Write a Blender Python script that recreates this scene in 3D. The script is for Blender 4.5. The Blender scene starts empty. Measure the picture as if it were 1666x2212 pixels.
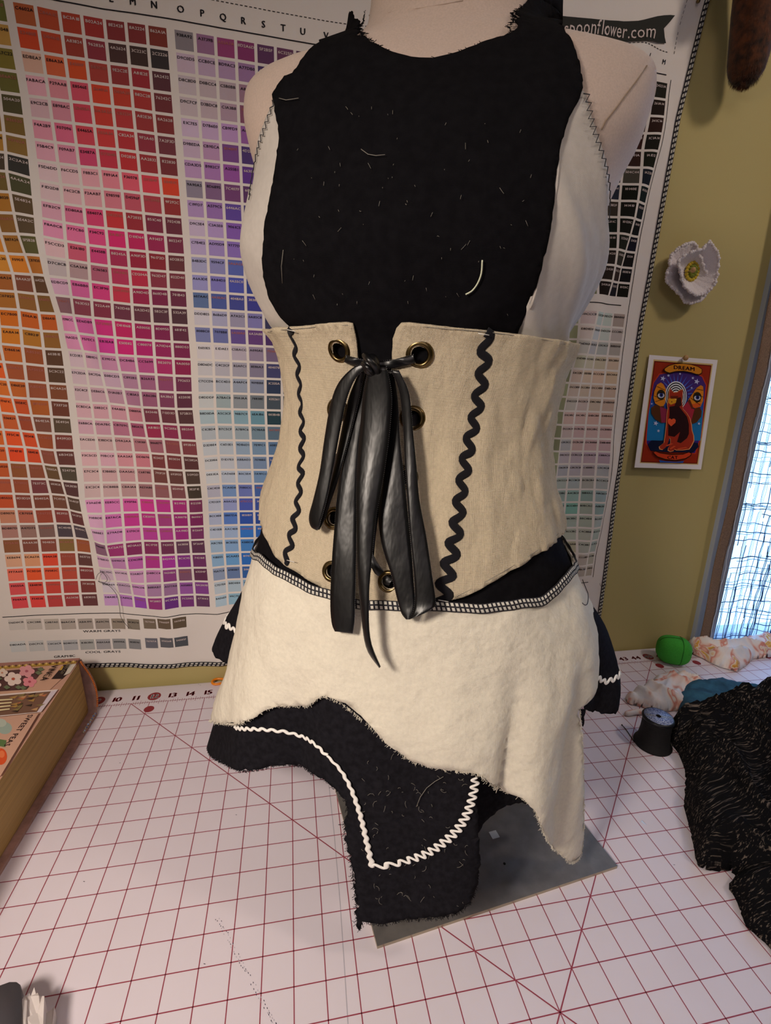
import bpy, math, random
import numpy as np
from mathutils import Vector, Matrix, noise
from mathutils.geometry import delaunay_2d_cdt

random.seed(7)
rng = np.random.default_rng(5)
K = 0.0254                       # the script is written in inches, Blender gets metres
PI = math.pi
SC = bpy.context.scene
COL = SC.collection

# ------------------------------------------------------------------ camera
CAM = np.array([20.08411858, -25.81288276, 18.52125852])
ROT = np.array([[0.98115143, -0.18897512, 0.04037664],
                [-0.01256889, -0.27091082, -0.96252239],
                [0.19283125, 0.94387273, -0.26817975]])      # right, down, forward
FPX = 1043.7424
cd = bpy.data.cameras.new('camera')
cam = bpy.data.objects.new('camera', cd)
COL.objects.link(cam)
cd.sensor_fit = 'HORIZONTAL'
cd.sensor_width = 36
cd.lens = FPX / 1666 * 36
cd.clip_start = 0.01
M = Matrix.Identity(4)
for i in range(3):
    M[i][0] = ROT[0][i]; M[i][1] = -ROT[1][i]; M[i][2] = -ROT[2][i]; M[i][3] = CAM[i] * K
cam.matrix_world = M
SC.camera = cam

# ------------------------------------------------------------------ light and exposure
SC.view_settings.view_transform = 'Standard'
SC.view_settings.look = 'None'
SC.view_settings.gamma = 1
SC.view_settings.use_curve_mapping = False
SC.view_settings.exposure = -0.13
wd = bpy.data.worlds.new('sky'); SC.world = wd; wd.use_nodes = True
bg = wd.node_tree.nodes['Background']
bg.inputs[0].default_value = (0.30, 0.56, 1.0, 1)
bg.inputs[1].default_value = 8.5


def area(name, loc, target, size, power, col, spread=180):
    l = bpy.data.lights.new(name, 'AREA')
    l.shape = 'DISK'; l.size = size * K; l.energy = power; l.color = col
    l.spread = math.radians(spread)
    o = bpy.data.objects.new(name, l); COL.objects.link(o)
    o.location = [c * K for c in loc]
    d = Vector(target) - Vector(loc)
    o.rotation_euler = d.to_track_quat('-Z', 'Y').to_euler()
    return o


area('warm_desk_lamp', (3, -31, 27), (22, -9, 2), 6, 2.75, (1.0, 0.87, 0.75), 115)
area('ceiling_lamp_and_fill', (62, -30, 56), (44, 1, 18), 7, 4.1, (1.0, 0.83, 0.70))
area('ceiling_lamp_and_fill', (18, -75, 56), (24, -10, 10), 40, 4.5, (1.0, 0.84, 0.86))  # added broad pinkish fill light, no such lamp in the room


# ------------------------------------------------------------------ pixel <-> place helpers (used to read sizes off the photo)
def ray(u, v):
    d = ROT.T @ np.array([(u - 833) / FPX, (v - 1106) / FPX, 1.0])
    return d / np.linalg.norm(d)


def onZ(u, v, z=0.0):
    d = ray(u, v); return CAM + d * ((z - CAM[2]) / d[2])


def onY(u, v, y):
    d = ray(u, v); return CAM + d * ((y - CAM[1]) / d[1])


# ------------------------------------------------------------------ materials
def mat(name, col, rough=0.85, metal=0.0, nscale=0, namp=0.0, bump=0.0, bscale=40, sheen=0.0, spec=0.4,
        weave=0.0, wscale=40, blotch=None, detail=3.0, dist=0.02, trans=0.0, aniso=0.0, bstretch=None):
    m = bpy.data.materials.new(name); m.use_nodes = True
    nt = m.node_tree; b = nt.nodes['Principled BSDF']
    L = nt.links.new; N = nt.nodes.new
    b.inputs['Base Color'].default_value = (*col, 1)
    b.inputs['Roughness'].default_value = rough
    b.inputs['Metallic'].default_value = metal
    b.inputs['Specular IOR Level'].default_value = spec
    b.inputs['Sheen Weight'].default_value = sheen
    b.inputs['Sheen Roughness'].default_value = 0.5
    b.inputs['Anisotropic'].default_value = aniso
    tc = N('ShaderNodeTexCoord')
    if nscale:
        n = N('ShaderNodeTexNoise'); n.inputs['Scale'].default_value = nscale / K; n.inputs['Detail'].default_value = detail
        if bstretch and not aniso and name.startswith('gilt'):
            mpc = N('ShaderNodeMapping'); mpc.inputs['Scale'].default_value = (.4, .02, 7)
            L(tc.outputs['Object'], mpc.inputs['Vector']); L(mpc.outputs['Vector'], n.inputs['Vector'])
        else: L(tc.outputs['Object'], n.inputs['Vector'])
        mx = N('ShaderNodeMix'); mx.data_type = 'RGBA'
        c2 = blotch if blotch else tuple(c * (1 - namp) for c in col)
        mx.inputs['A'].default_value = (*col, 1); mx.inputs['B'].default_value = (*c2, 1)
        mr = N('ShaderNodeMapRange'); mr.inputs['From Min'].default_value = 0.35; mr.inputs['From Max'].default_value = 0.7
        L(n.outputs['Fac'], mr.inputs['Value']); L(mr.outputs['Result'], mx.inputs['Factor'])
        L(mx.outputs['Result'], b.inputs['Base Color'])
    hs = []
    if bump:
        n2 = N('ShaderNodeTexNoise'); n2.inputs['Scale'].default_value = bscale / K; n2.inputs['Detail'].default_value = 4
        if bstretch:
            mp = N('ShaderNodeMapping'); mp.inputs['Scale'].default_value = bstretch
            L(tc.outputs['Object'], mp.inputs['Vector']); L(mp.outputs['Vector'], n2.inputs['Vector'])
        else:
            L(tc.outputs['Object'], n2.inputs['Vector'])
        hs.append((n2.outputs['Fac'], bump))
    if weave:
        for ax in ((1, 0, 0), (0, 0, 1)):
            w = N('ShaderNodeTexWave'); w.inputs['Scale'].default_value = wscale / K; w.inputs['Distortion'].default_value = 0.6
            w.inputs['Detail'].default_value = 1
            mp = N('ShaderNodeMapping'); mp.inputs['Rotation'].default_value = (0, 0 if ax[0] else PI / 2, 0)
            L(tc.outputs['Object'], mp.inputs['Vector']); L(mp.outputs['Vector'], w.inputs['Vector'])
            hs.append((w.outputs['Fac'], weave))
    prev = None
    for h, s in hs:
        bp = N('ShaderNodeBump'); bp.inputs['Strength'].default_value = min(s, 1.0); bp.inputs['Distance'].default_value = dist * K
        L(h, bp.inputs['Height'])
        if prev: L(prev, bp.inputs['Normal'])
        prev = bp.outputs['Normal']
    if prev: L(prev, b.inputs['Normal'])
    if trans:
        b.inputs['Transmission Weight'].default_value = trans
    return m


def s2l(h):
    o = []
    for i in (0, 2, 4):
        c = int(h[i:i + 2], 16) / 255
        o.append(c / 12.92 if c < .04045 else ((c + .055) / 1.055) ** 2.4)
    return tuple(o)


def attr_mat(name, rough=0.9, bump=0.0, bscale=30, weave=0):
    m = mat(name, (1, 1, 1), rough, bump=bump, bscale=bscale, spec=0.2, dist=0.03)
    nt = m.node_tree; a = nt.nodes.new('ShaderNodeAttribute'); a.attribute_name = 'Col'
    nt.links.new(a.outputs['Color'], nt.nodes['Principled BSDF'].inputs['Base Color'])
    return m


MT = {}
MT['cream'] = mat('cream_muslin', s2l('E6DECC'), 0.95, nscale=9, namp=.08, bump=1.0, bscale=1.2, weave=.22, wscale=14, sheen=.03, dist=.16)
MT['canvas'] = mat('natural_canvas', s2l('D3C3A7'), 0.95, nscale=12, namp=.12, bump=1.0, bscale=1.9, bstretch=(1, 1, .45), weave=.35, wscale=11, sheen=.03, dist=.15)
MT['form'] = mat('form_linen', s2l('CCB6A8'), 0.95, nscale=20, namp=.12, bump=.25, bscale=25, sheen=.2)
MT['white'] = mat('bodice_muslin', s2l('C6BEB6'), 0.9, nscale=6, namp=.07, bump=.7, bscale=1.2, weave=.12, wscale=16, sheen=.15, dist=.05)
MT['black'] = mat('black_cotton', s2l('111013'), 0.95, nscale=4, blotch=s2l('161518'), bump=.4, bscale=1.6, weave=.15, wscale=16, sheen=.0, spec=.05, dist=.06)
MT['blackflan'] = mat('black_flannel', s2l('17161a'), 0.97, nscale=6, blotch=s2l('201f24'), bump=.4, bscale=10, sheen=.0, spec=.06, dist=.03)
MT['satin'] = mat('black_satin', s2l('0b0b0e'), 0.36, bump=.6, bscale=1.0, spec=.55, dist=.14, bstretch=(1, 1, .3))
MT['picot'] = mat('ribbon_picot', s2l('77777c'), 0.6)
MT['trimblack'] = mat('rickrack_black', s2l('18171c'), 0.95, bump=.5, bscale=30, sheen=.08, spec=.15, dist=.02)
MT['trimwhite'] = mat('rickrack_white', s2l('F2EEE8'), 0.8, bump=.4, bscale=30, dist=.02)
MT['thread'] = mat('dark_thread', s2l('2a2a30'), 0.8)
MT['threadw'] = mat('white_thread', s2l('E8E4DC'), 0.8)
MT['lint'] = mat('pale_lint', s2l('8f8a80'), 0.9)
MT['brass'] = mat('antique_brass', s2l('7c6a48'), 0.30, 1.0, nscale=6, namp=.4)
MT['dark'] = mat('hole_dark', s2l('0c0b0d'), 0.95)
MT['metal'] = mat('brushed_steel', s2l('8a8682'), 0.5, 0.6, nscale=2, namp=.2, bump=.15, bscale=30)
MT['steeledge'] = mat('steel_edge', s2l('b0a590'), 0.4, .8)
MT['wall'] = mat('olive_wall_paint', s2l('B9A970'), 0.7, bump=.12, bscale=8, spec=.3, dist=.02)
MT['mat'] = mat('cutting_mat_white', s2l('E4DAE2'), 0.42, nscale=.25, namp=.04, bump=.05, bscale=60, spec=.35)
MT['matline'] = mat('cutting_mat_red', s2l('9a3f50'), 0.5)
MT['matred'] = mat('cutting_mat_disc', s2l('8f2a35'), 0.5)
MT['pencil'] = mat('pencil_smudge', s2l('b4aeb8'), 0.7)
MT['ink'] = mat('ink_navy', s2l('30304a'), 0.7)
MT['chart'] = attr_mat('printed_cotton', .95, bump=.35, bscale=3, weave=.1)
MT['ink_black'] = mat('print_black', s2l('1b1a20'), 0.9)
MT['ink_dark'] = mat('print_charcoal_green', s2l('2a2b28'), 0.9)
MT['ink_pale'] = mat('print_pale', s2l('d8c8c4'), 0.9)
MT['ink_mid'] = mat('print_tinted', s2l('b06a60'), 0.9)
MT['card'] = attr_mat('printed_card', .5)
MT['pinwood'] = mat('pin_wood', s2l('C69A66'), 0.5, nscale=15, namp=.25)
MT['yarn'] = mat('yarn_white', s2l('EDE4E6'), 0.95, nscale=20, namp=.12, bump=.8, bscale=14, sheen=.3, dist=.05)
MT['yarny'] = mat('yarn_yellow', s2l('D0B430'), 0.95, bump=.8, bscale=18, sheen=.2, dist=.05)
MT['yarng'] = mat('yarn_green', s2l('7A8420'), 0.95, bump=.8, bscale=18, sheen=.2, dist=.05)
MT['fur'] = mat('brown_fur', s2l('5f3214'), 0.9, nscale=3, blotch=s2l('1d0f08'), sheen=.2, detail=6)
MT['casing'] = mat('window_casing_paint', s2l('aeb8c8'), 0.35, spec=.5)
MT['burlap'] = mat('curtain_hem_linen', s2l('8f7460'), 0.95, nscale=14, namp=.4, bump=.9, bscale=14, dist=.06)
MT['gold'] = mat('gilt_page_edges', s2l('C09A5C'), 0.6, 0.1, nscale=2.2, namp=.38, bump=.6, bscale=6, dist=.05, bstretch=(1, .04, 1))
MT['cover'] = mat('book_cover_rose', s2l('B48C80'), 0.7, nscale=3, namp=.3, bump=.3, bscale=10)
MT['cover_art'] = attr_mat('book_cover_print', .55)
MT['bead'] = mat('orange_beads', s2l('C87030'), 0.35, .4)
MT['green'] = mat('green_felt', s2l('3FA536'), 0.9, nscale=12, namp=.15, bump=.3, bscale=30)
MT['seam'] = mat('sack_seam', s2l('1e6a1e'), 0.9)
MT['orange'] = mat('orange_plastic', s2l('F08A1A'), 0.3, spec=.5)
MT['spoolblk'] = mat('spool_thread_black', s2l('0e0d10'), 0.75, bump=.9, bscale=1, dist=.02, bstretch=(.2, .2, 30))
MT['spoolblue'] = mat('spool_label_blue', s2l('1d3a86'), 0.45, nscale=14, blotch=s2l('C8D2E8'), spec=.5)
MT['greyplastic'] = mat('grey_plastic', s2l('4b484d'), 0.5, bump=.1, bscale=50)
MT['paper'] = mat('white_paper', s2l('DCD2CE'), 0.8, nscale=4, namp=.08)
MT['sticker'] = mat('white_sticker', s2l('D9DCDA'), 0.6)
MT['tabletop'] = mat('table_laminate', s2l('C9C2BC'), 0.5)
MT['wood'] = mat('wood_floor', s2l('7a5636'), 0.55, nscale=1, namp=.4)
MT['ceil'] = mat('ceiling_paint', s2l('E8E2D6'), 0.9)
MT['teal'] = mat('teal_cotton', s2l('2F5F78'), 0.9, nscale=1.5, blotch=s2l('1a3a50'), bump=.4, bscale=4, dist=.04)


def overlock_mat(name, period=0.16):
    """black and white overlock ladder; UV.x in inches along the seam, UV.y 0..1 across"""
    m = bpy.data.materials.new(name); m.use_nodes = True
    nt = m.node_tree; L = nt.links.new; N = nt.nodes.new; b = nt.nodes['Principled BSDF']
    b.inputs['Roughness'].default_value = .9
    uv = N('ShaderNodeUVMap'); sp = N('ShaderNodeSeparateXYZ'); L(uv.outputs[0], sp.inputs[0])

    def mt(op, a, c=None, **k):
        n = N('ShaderNodeMath'); n.operation = op
        for i, x in enumerate((a, c)):
            if x is None: continue
            if isinstance(x, (int, float)): n.inputs[i].default_value = x
            else: L(x, n.inputs[i])
        return n.outputs[0]
    sh = mt('MULTIPLY', sp.outputs[1], .5)
    fu = mt('FRACT', mt('ADD', mt('DIVIDE', sp.outputs[0], period), sh))
    c1 = mt('GREATER_THAN', fu, .42)
    fv = mt('FRACT', mt('MULTIPLY', sp.outputs[1], 2))
    c2 = mt('MULTIPLY', mt('GREATER_THAN', fv, .2), mt('LESS_THAN', fv, .85))
    f = mt('MULTIPLY', c1, c2)
    mx = N('ShaderNodeMix'); mx.data_type = 'RGBA'
    mx.inputs['A'].default_value = (.015, .014, .02, 1); mx.inputs['B'].default_value = (.62, .59, .52, 1)
    L(f, mx.inputs['Factor']); L(mx.outputs['Result'], b.inputs['Base Color'])
    bp = N('ShaderNodeBump'); bp.inputs['Strength'].default_value = .6; bp.inputs['Distance'].default_value = .03 * K
    L(f, bp.inputs['Height']); L(bp.outputs[0], b.inputs['Normal'])
    return m


MT['overlock'] = overlock_mat('overlock_stitches', .14)
MT['overlock2'] = overlock_mat('overlock_stitches_wall', .26)

# ------------------------------------------------------------------ object helpers
ORG = {}


def obj(name, V, F, mats, parent=None, origin=None, uv=None, col=None, midx=None, smooth=True, solid=0.0, soff=-1.0, sub=0, bevel=0.0, kind=None):
    """one mesh object; vertices in world inches"""
    me = bpy.data.meshes.new(name)
    V = np.asarray(V, dtype=float)
    if origin is None:
        if parent is not None: o0 = np.array(ORG[parent.name])
        else: o0 = np.array([V[:, 0].mean(), V[:, 1].mean(), V[:, 2].min()])
    else: o0 = np.array(origin, float)
    me.from_pydata(((V - o0) * K).tolist(), [], [tuple(int(i) for i in f) for f in F])
    if not isinstance(mats, (list, tuple)): mats = [mats]
    for m in mats: me.materials.append(m)
    if midx is not None: me.polygons.foreach_set('material_index', np.asarray(midx, dtype=np.int32))
    if smooth: me.polygons.foreach_set('use_smooth', [True] * len(me.polygons))
    if uv is not None:
        ul = me.uv_layers.new(name='UVMap'); uv = np.asarray(uv, dtype=np.float32)
        vi = np.empty(len(me.loops), dtype=np.int32); me.loops.foreach_get('vertex_index', vi)
        ul.data.foreach_set('uv', uv[vi].ravel())
    if col is not None:
        ca = me.color_attributes.new('Col', 'FLOAT_COLOR', 'CORNER')
        per = np.repeat(np.asarray(col, dtype=np.float32), [len(f) for f in F], axis=0)
        ca.data.foreach_set('color', np.c_[per, np.ones(len(per), dtype=np.float32)].ravel())
    me.update()
    o = bpy.data.objects.new(name, me); COL.objects.link(o)
    ORG[o.name] = o0
    if parent is not None:
        o.parent = parent
        o.location = (o0 - np.array(ORG[parent.name])) * K
    else: o.location = o0 * K
    if bevel:
        b = o.modifiers.new('bevel', 'BEVEL'); b.width = bevel * K; b.segments = 3; b.limit_method = 'ANGLE'
    if solid:
        s = o.modifiers.new('solid', 'SOLIDIFY'); s.thickness = solid * K; s.offset = soff
    if sub:
        s = o.modifiers.new('sub', 'SUBSURF'); s.levels = sub; s.render_levels = sub
    if kind: o['kind'] = kind
    return o


def thing(name, label, cat, loc, group=None):
    o = bpy.data.objects.new(name, None); COL.objects.link(o)
    o.location = np.array(loc, float) * K; o.empty_display_size = .02
    ORG[o.name] = np.array(loc, float)
    o['label'] = label; o['category'] = cat
    if group: o['group'] = group
    return o


def tag(o, label, cat, group=None):
    o['label'] = label; o['category'] = cat
    if group: o['group'] = group
    return o


class MB:
    """collects shapes for one mesh"""
    def __init__(s): s.V = []; s.F = []; s.M = []; s.C = []; s.UV = []

    def add(s, V, F, m=0, c=None, uv=None):
        b = len(s.V); s.V += [tuple(v) for v in V]
        for f in F: s.F.append(tuple(b + i for i in f)); s.M.append(m); s.C.append(c if c is not None else (1, 1, 1))
        s.UV += list(uv) if uv is not None else [(0, 0)] * len(V)

    def box(s, x0, x1, y0, y1, z0, z1, m=0, c=None):
        s.add([(x0, y0, z0), (x1, y0, z0), (x1, y1, z0), (x0, y1, z0), (x0, y0, z1), (x1, y0, z1), (x1, y1, z1), (x0, y1, z1)],
              [(0, 3, 2, 1), (4, 5, 6, 7), (0, 1, 5, 4), (1, 2, 6, 5), (2, 3, 7, 6), (3, 0, 4, 7)], m, c)

    def tube(s, P, r, n=6, m=0, c=None, close=False, cap=True):
        P = [np.asarray(p, float) for p in P]; N = len(P); V = []
        rr = r if hasattr(r, '__len__') else [r] * N
        up = np.array([.13, .2, .97]); prev = None
        for i in range(N):
            a = P[(i + 1) % N] if (close or i < N - 1) else P[i]
            b = P[(i - 1) % N] if (close or i > 0) else P[i]
            t = a - b; t = t / (np.linalg.norm(t) + 1e-9)
            if prev is None: q = np.cross(t, up)
            else: q = prev - t * (prev @ t)
            q /= np.linalg.norm(q) + 1e-9; prev = q
            w = np.cross(t, q)
            for k in range(n):
                a_ = 2 * PI * k / n; V.append(P[i] + rr[i] * (math.cos(a_) * q + math.sin(a_) * w))
        F = []
        for i in range(N if close else N - 1):
            for k in range(n):
                a_, b_ = i * n + k, i * n + (k + 1) % n; j = ((i + 1) % N) * n
                F.append((a_, b_, j + (k + 1) % n, j + k))
        if cap and not close: F += [tuple(range(n))[::-1], tuple(range((N - 1) * n, N * n))]
        s.add(V, F, m, c)

    def ball(s, c, r, nu=10, nv=6, m=0, sq=(1, 1, 1), col=None):
        V = [(c[0], c[1], c[2] - r * sq[2])]; F = []
        for j in range(1, nv):
            t = PI * j / nv - PI / 2
            for i in range(nu):
                a = 2 * PI * i / nu
                V.append((c[0] + r * sq[0] * math.cos(t) * math.cos(a), c[1] + r * sq[1] * math.cos(t) * math.sin(a), c[2] + r * sq[2] * math.sin(t)))
        V.append((c[0], c[1], c[2] + r * sq[2])); T = len(V) - 1
        for i in range(nu): F.append((0, 1 + (i + 1) % nu, 1 + i)); F.append((T, T - nu + i, T - nu + (i + 1) % nu))
        for j in range(nv - 2):
            for i in range(nu):
                a, b = 1 + j * nu + i, 1 + j * nu + (i + 1) % nu
                F.append((a, b, b + nu, a + nu))
        s.add(V, F, m, col)

    def lathe(s, prof, c, n=32, m=0, axis='z'):
        V = []; F = []
        for r, h in prof:
            for i in range(n):
                a = 2 * PI * i / n; V.append((c[0] + r * math.cos(a), c[1] + r * math.sin(a), c[2] + h))
        for j in range(len(prof) - 1):
            for i in range(n):
                a, b = j * n + i, j * n + (i + 1) % n; F.append((a, b, b + n, a + n))
        s.add(V, F, m)

    def build(s, name, mats, parent=None, **k):
        if any(u != (0, 0) for u in s.UV): k.setdefault('uv', s.UV)
        return obj(name, s.V, s.F, mats, parent, midx=s.M, col=s.C if k.pop('col', False) else None, **k)


def catmull(P, n=8):
    P = [np.asarray(p, float) for p in P]; out = []
    for i in range(len(P) - 1):
        a, b, c, d = P[max(i - 1, 0)], P[i], P[i + 1], P[min(i + 2, len(P) - 1)]
        for k in range(n):
            t = k / n
            out.append(.5 * ((2 * b) + (c - a) * t + (2 * a - 5 * b + 4 * c - d) * t * t + (3 * b - a - 3 * c + d) * t ** 3))
    out.append(P[-1]); return out


def dens(P, step, close=False):
    P = [np.asarray(p, float) for p in P]
    if close: P = P + [P[0]]
    out = []
    for a, b in zip(P[:-1], P[1:]):
        n = max(1, int(math.ceil(np.linalg.norm(b - a) / step)))
        for k in range(n): out.append(a + (b - a) * k / n)
    if not close: out.append(P[-1])
    return out


def resample(P, step):
    P = np.array(P); d = np.r_[0, np.cumsum(np.linalg.norm(np.diff(P, axis=0), axis=1))]
    n = max(2, int(d[-1] / step) + 1); t = np.linspace(0, d[-1], n)
    return np.array([[np.interp(x, d, P[:, k]) for k in range(P.shape[1])] for x in t]), t


# text -> triangles (flat glyph outlines from Blender's built-in font)
GL = {}


def glyph(ch):
    if ch not in GL:
        c = bpy.data.curves.new('glyph', 'FONT'); c.body = ch; c.resolution_u = 2
        o = bpy.data.objects.new('glyph', c)
        me = bpy.data.meshes.new_from_object(o)
        V = np.array([v.co[:2] for v in me.vertices]).reshape(-1, 2)
        F = [tuple(p.vertices) for p in me.polygons]
        w = (V[:, 0].max() + .06) if len(V) else .3
        GL[ch] = (V, F, w)
        bpy.data.meshes.remove(me); bpy.data.objects.remove(o); bpy.data.curves.remove(c)
    return GL[ch]


def text2d(s, size, wide=1.0, bold=0.0):
    """centred text: list of (V, F)"""
    out = []; x = 0
    for ch in s:
        if ch == ' ': x += .35; continue
        V, F, w = glyph(ch); out.append((V + [x, 0], F)); x += w
    r = []
    for V, F in out:
        for bx in ((-bold, -bold * .5), (bold, bold * .5), (0, 0)) if bold else ((0, 0),): r.append(((V - [x / 2 - bx[0], .35 - bx[1]]) * [size * wide, size], F))
    return r


# ------------------------------------------------------------------ the room shell
WY = 1.8                                     # the back wall's face


def struct(name, mb, m, **k):
    return mb.build(name, m, kind='structure', smooth=False, **k)


X0, X1, YF, ZF, ZC = -34, 112, -110, -31, 66
WX0, WX1, WZ0, WZ1 = 50.1, 86, -2.5, 58      # window opening
b = MB()
b.box(X0, WX0, WY, WY + 5, ZF, ZC); b.box(WX1, X1, WY, WY + 5, ZF, ZC)
b.box(WX0, WX1, WY, WY + 5, ZF, WZ0); b.box(WX0, WX1, WY, WY + 5, WZ1, ZC)
struct('wall_back', b, MT['wall'])
for nm, a in (('wall_left', (X0 - 4, X0, YF, WY, ZF, ZC)), ('wall_right', (X1, X1 + 4, YF, WY, ZF, ZC)), ('wall_front', (X0, X1, YF - 4, YF, ZF, ZC))):
    b = MB(); b.box(*a); struct(nm, b, MT['wall'])
b = MB(); b.box(X0, X1, YF, WY, ZC, ZC + 3); struct('ceiling', b, MT['ceil'])
b = MB(); b.box(X0, X1, YF, WY, ZF - 2, ZF); struct('floor', b, MT['wood'])
b = MB(); b.box(X0, WX0, WY - .6, WY, ZF, ZF + 4); struct('baseboard_back', b, MT['ceil'])
# window: casing, sash, pane
win = MB()
x0b, x0t = 49.78, 48.3


def slab(mb, xb0, xb1, xt0, xt1, y0, y1, z0, z1, m=0):
    mb.add([(xb0, y0, z0), (xb1, y0, z0), (xb1, y1, z0), (xb0, y1, z0), (xt0, y0, z1), (xt1, y0, z1), (xt1, y1, z1), (xt0, y1, z1)],
           [(0, 3, 2, 1), (4, 5, 6, 7), (0, 1, 5, 4), (1, 2, 6, 5), (2, 3, 7, 6), (3, 0, 4, 7)], m)


slab(win, 49.75, 50.5, 48.2, 50.5, WY - .35, WY + .1, -2, 60)
win.box(WX1 - .5, WX1 + 1.5, WY - .35, WY + .1, -2, 60)
win.box(49, WX1 + 1.5, WY - .35, WY + .1, 58, 60)
for z in (WZ0, 27, WZ1 - 1.5): win.box(WX0, WX1, WY + 2.6, WY + 3.8, z, z + 1.5)
for x in (WX0, 68, WX1 - 1.5): win.box(x, x + 1.5, WY + 2.6, WY + 3.8, WZ0, WZ1)
wf = struct('window_1', win, MT['casing'])
gl = MB(); gl.box(WX0, WX1, WY + 3.1, WY + 3.2, WZ0, WZ1)
gm = bpy.data.materials.new('window_glass'); gm.use_nodes = True
gb = gm.node_tree.nodes['Principled BSDF']; gb.inputs['Transmission Weight'].default_value = 1; gb.inputs['Roughness'].default_value = 0; gb.inputs['IOR'].default_value = 1.02
g = gl.build('pane', gm, wf, smooth=False)

# ------------------------------------------------------------------ table and mat
tb = thing('work_table', 'pale laminate worktable under the white gridded cutting mat', 'table', (28, -16, ZF))
b = MB(); b.box(-6, 66, -36, 1.7, -1.3, -.09); b.build('tabletop', MT['tabletop'], tb, smooth=False, bevel=.1)
for x in (-4, 63):
    for y in (-34, 0):
        b = MB(); b.box(x - 1, x + 1, y - 1, y + 1, ZF, -1.3); b.build('leg', MT['tabletop'], tb, smooth=False, origin=(x, y, ZF))

b = MB()
b.box(-1.5, 60.5, -34.5, 1.45, -.09, 0, 0)


def strip(mb, p, q, w, z=.004, m=1, n=1):
    p = np.array(p, float); q = np.array(q, float); t = q - p; t /= np.linalg.norm(t); s = np.array([-t[1], t[0]]) * w / 2
    mb.add([(*(p - s), z), (*(q - s), z), (*(q + s), z), (*(p + s), z)], [(0, 1, 2, 3)], m)


LW = .034
for X in range(0, 60): strip(b, (X, 0), (X, -33), LW)
for Yr in range(1, 34): strip(b, (0, -Yr), (59, -Yr), LW)
strip(b, (0, -.0), (59, -.0), .03)
strip(b, (11, 0), (44, -33), LW * 1.2, .006)
strip(b, (45, 0), (12, -33), LW * 1.2, .006)
for i in range(0, 59 * 8):
    x = i / 8; l = (.2, .09, .14, .09, .2, .09, .14, .09)[i % 8]
    if i % 8: strip(b, (x, -l), (x, l), .02)


def mattext(s, x, y, size, m, z=.008, wide=1.2, rot=0):
    for V, F in text2d(s, size, wide, .045):
        c, sn = math.cos(rot), math.sin(rot)
        b.add([(x + p[0] * c - p[1] * sn, y + p[0] * sn + p[1] * c, z) for p in V], F, m)


def disc(x, y, r, m, z=.006, n=28, sx=1.0):
    b.add([(x + r * sx * math.cos(2 * PI * k / n), y + r * math.sin(2 * PI * k / n), z) for k in range(n)], [tuple(range(n))], m)


for i in range(1, 59):
    if i in (3, 6, 9, 12, 45, 48, 51, 54):
        disc(i + .12, .52, .36, 2); mattext(str(i), i + .12, .52, .52, 3, .010)
        disc(i + .12, -.62, .27, 2)
    else: mattext(str(i), i + .1, .5, .56, 2)
for p0, p1, w, m_ in (((19.9, -7.0), (23.1, -18.3), .05, 4),):
    P = [onZ(*q)[:2] for q in ((710, 1690), (722, 1800), (735, 1950), (745, 2100), (752, 2212))]
    for a, c in zip(P[:-1], P[1:]): strip(b, a, c, .03, .003, 4)
for k in range(46):
    t = k / 45; u = 467 + (590 - 467) * t; v = 1985 + (2212 - 1985) * t
    for dx in (0, 7):
        if random.random() < .75:
            p = onZ(u + dx + random.uniform(-2, 2), v + random.uniform(-2, 2)); strip(b, p[:2], p[:2] + [.015, -.04], .018, .007, 5 if random.random() < .5 else 4)
for (u, v) in ((258, 1648), (236, 1702), (428, 1478), (432, 1480), (180, 1904), (440, 2082), (509, 1760), (1455, 1868)):
    p = onZ(u, v); strip(b, p[:2], p[:2] + [.06, -.02], .02, .007, 5)
matobj = b.build('cutting_mat', [MT['mat'], MT['matline'], MT['matred'], MT['mat'], MT['pencil'], MT['ink']], smooth=False)
tag(matobj, 'white translucent cutting mat with a red one inch grid and ruler numbers', 'cutting mat')

# ------------------------------------------------------------------ printed colour chart on the wall
# nominal cloth coordinates U (left to right), V (bottom to top) in inches; the fold tables move them where the cloth is bunched
PITCH, RP, SW_W, SW_H, TOP = .87, .815, .735, .70, 32.82
BL = [2.84, 9.13, 15.42, 21.71, 28.0, 34.3]


def colU(i):                     # left edge of column i, column 0 = first of the red block
    bk, k = divmod(i + 7, 7); return BL[bk] + PITCH * k


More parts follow.
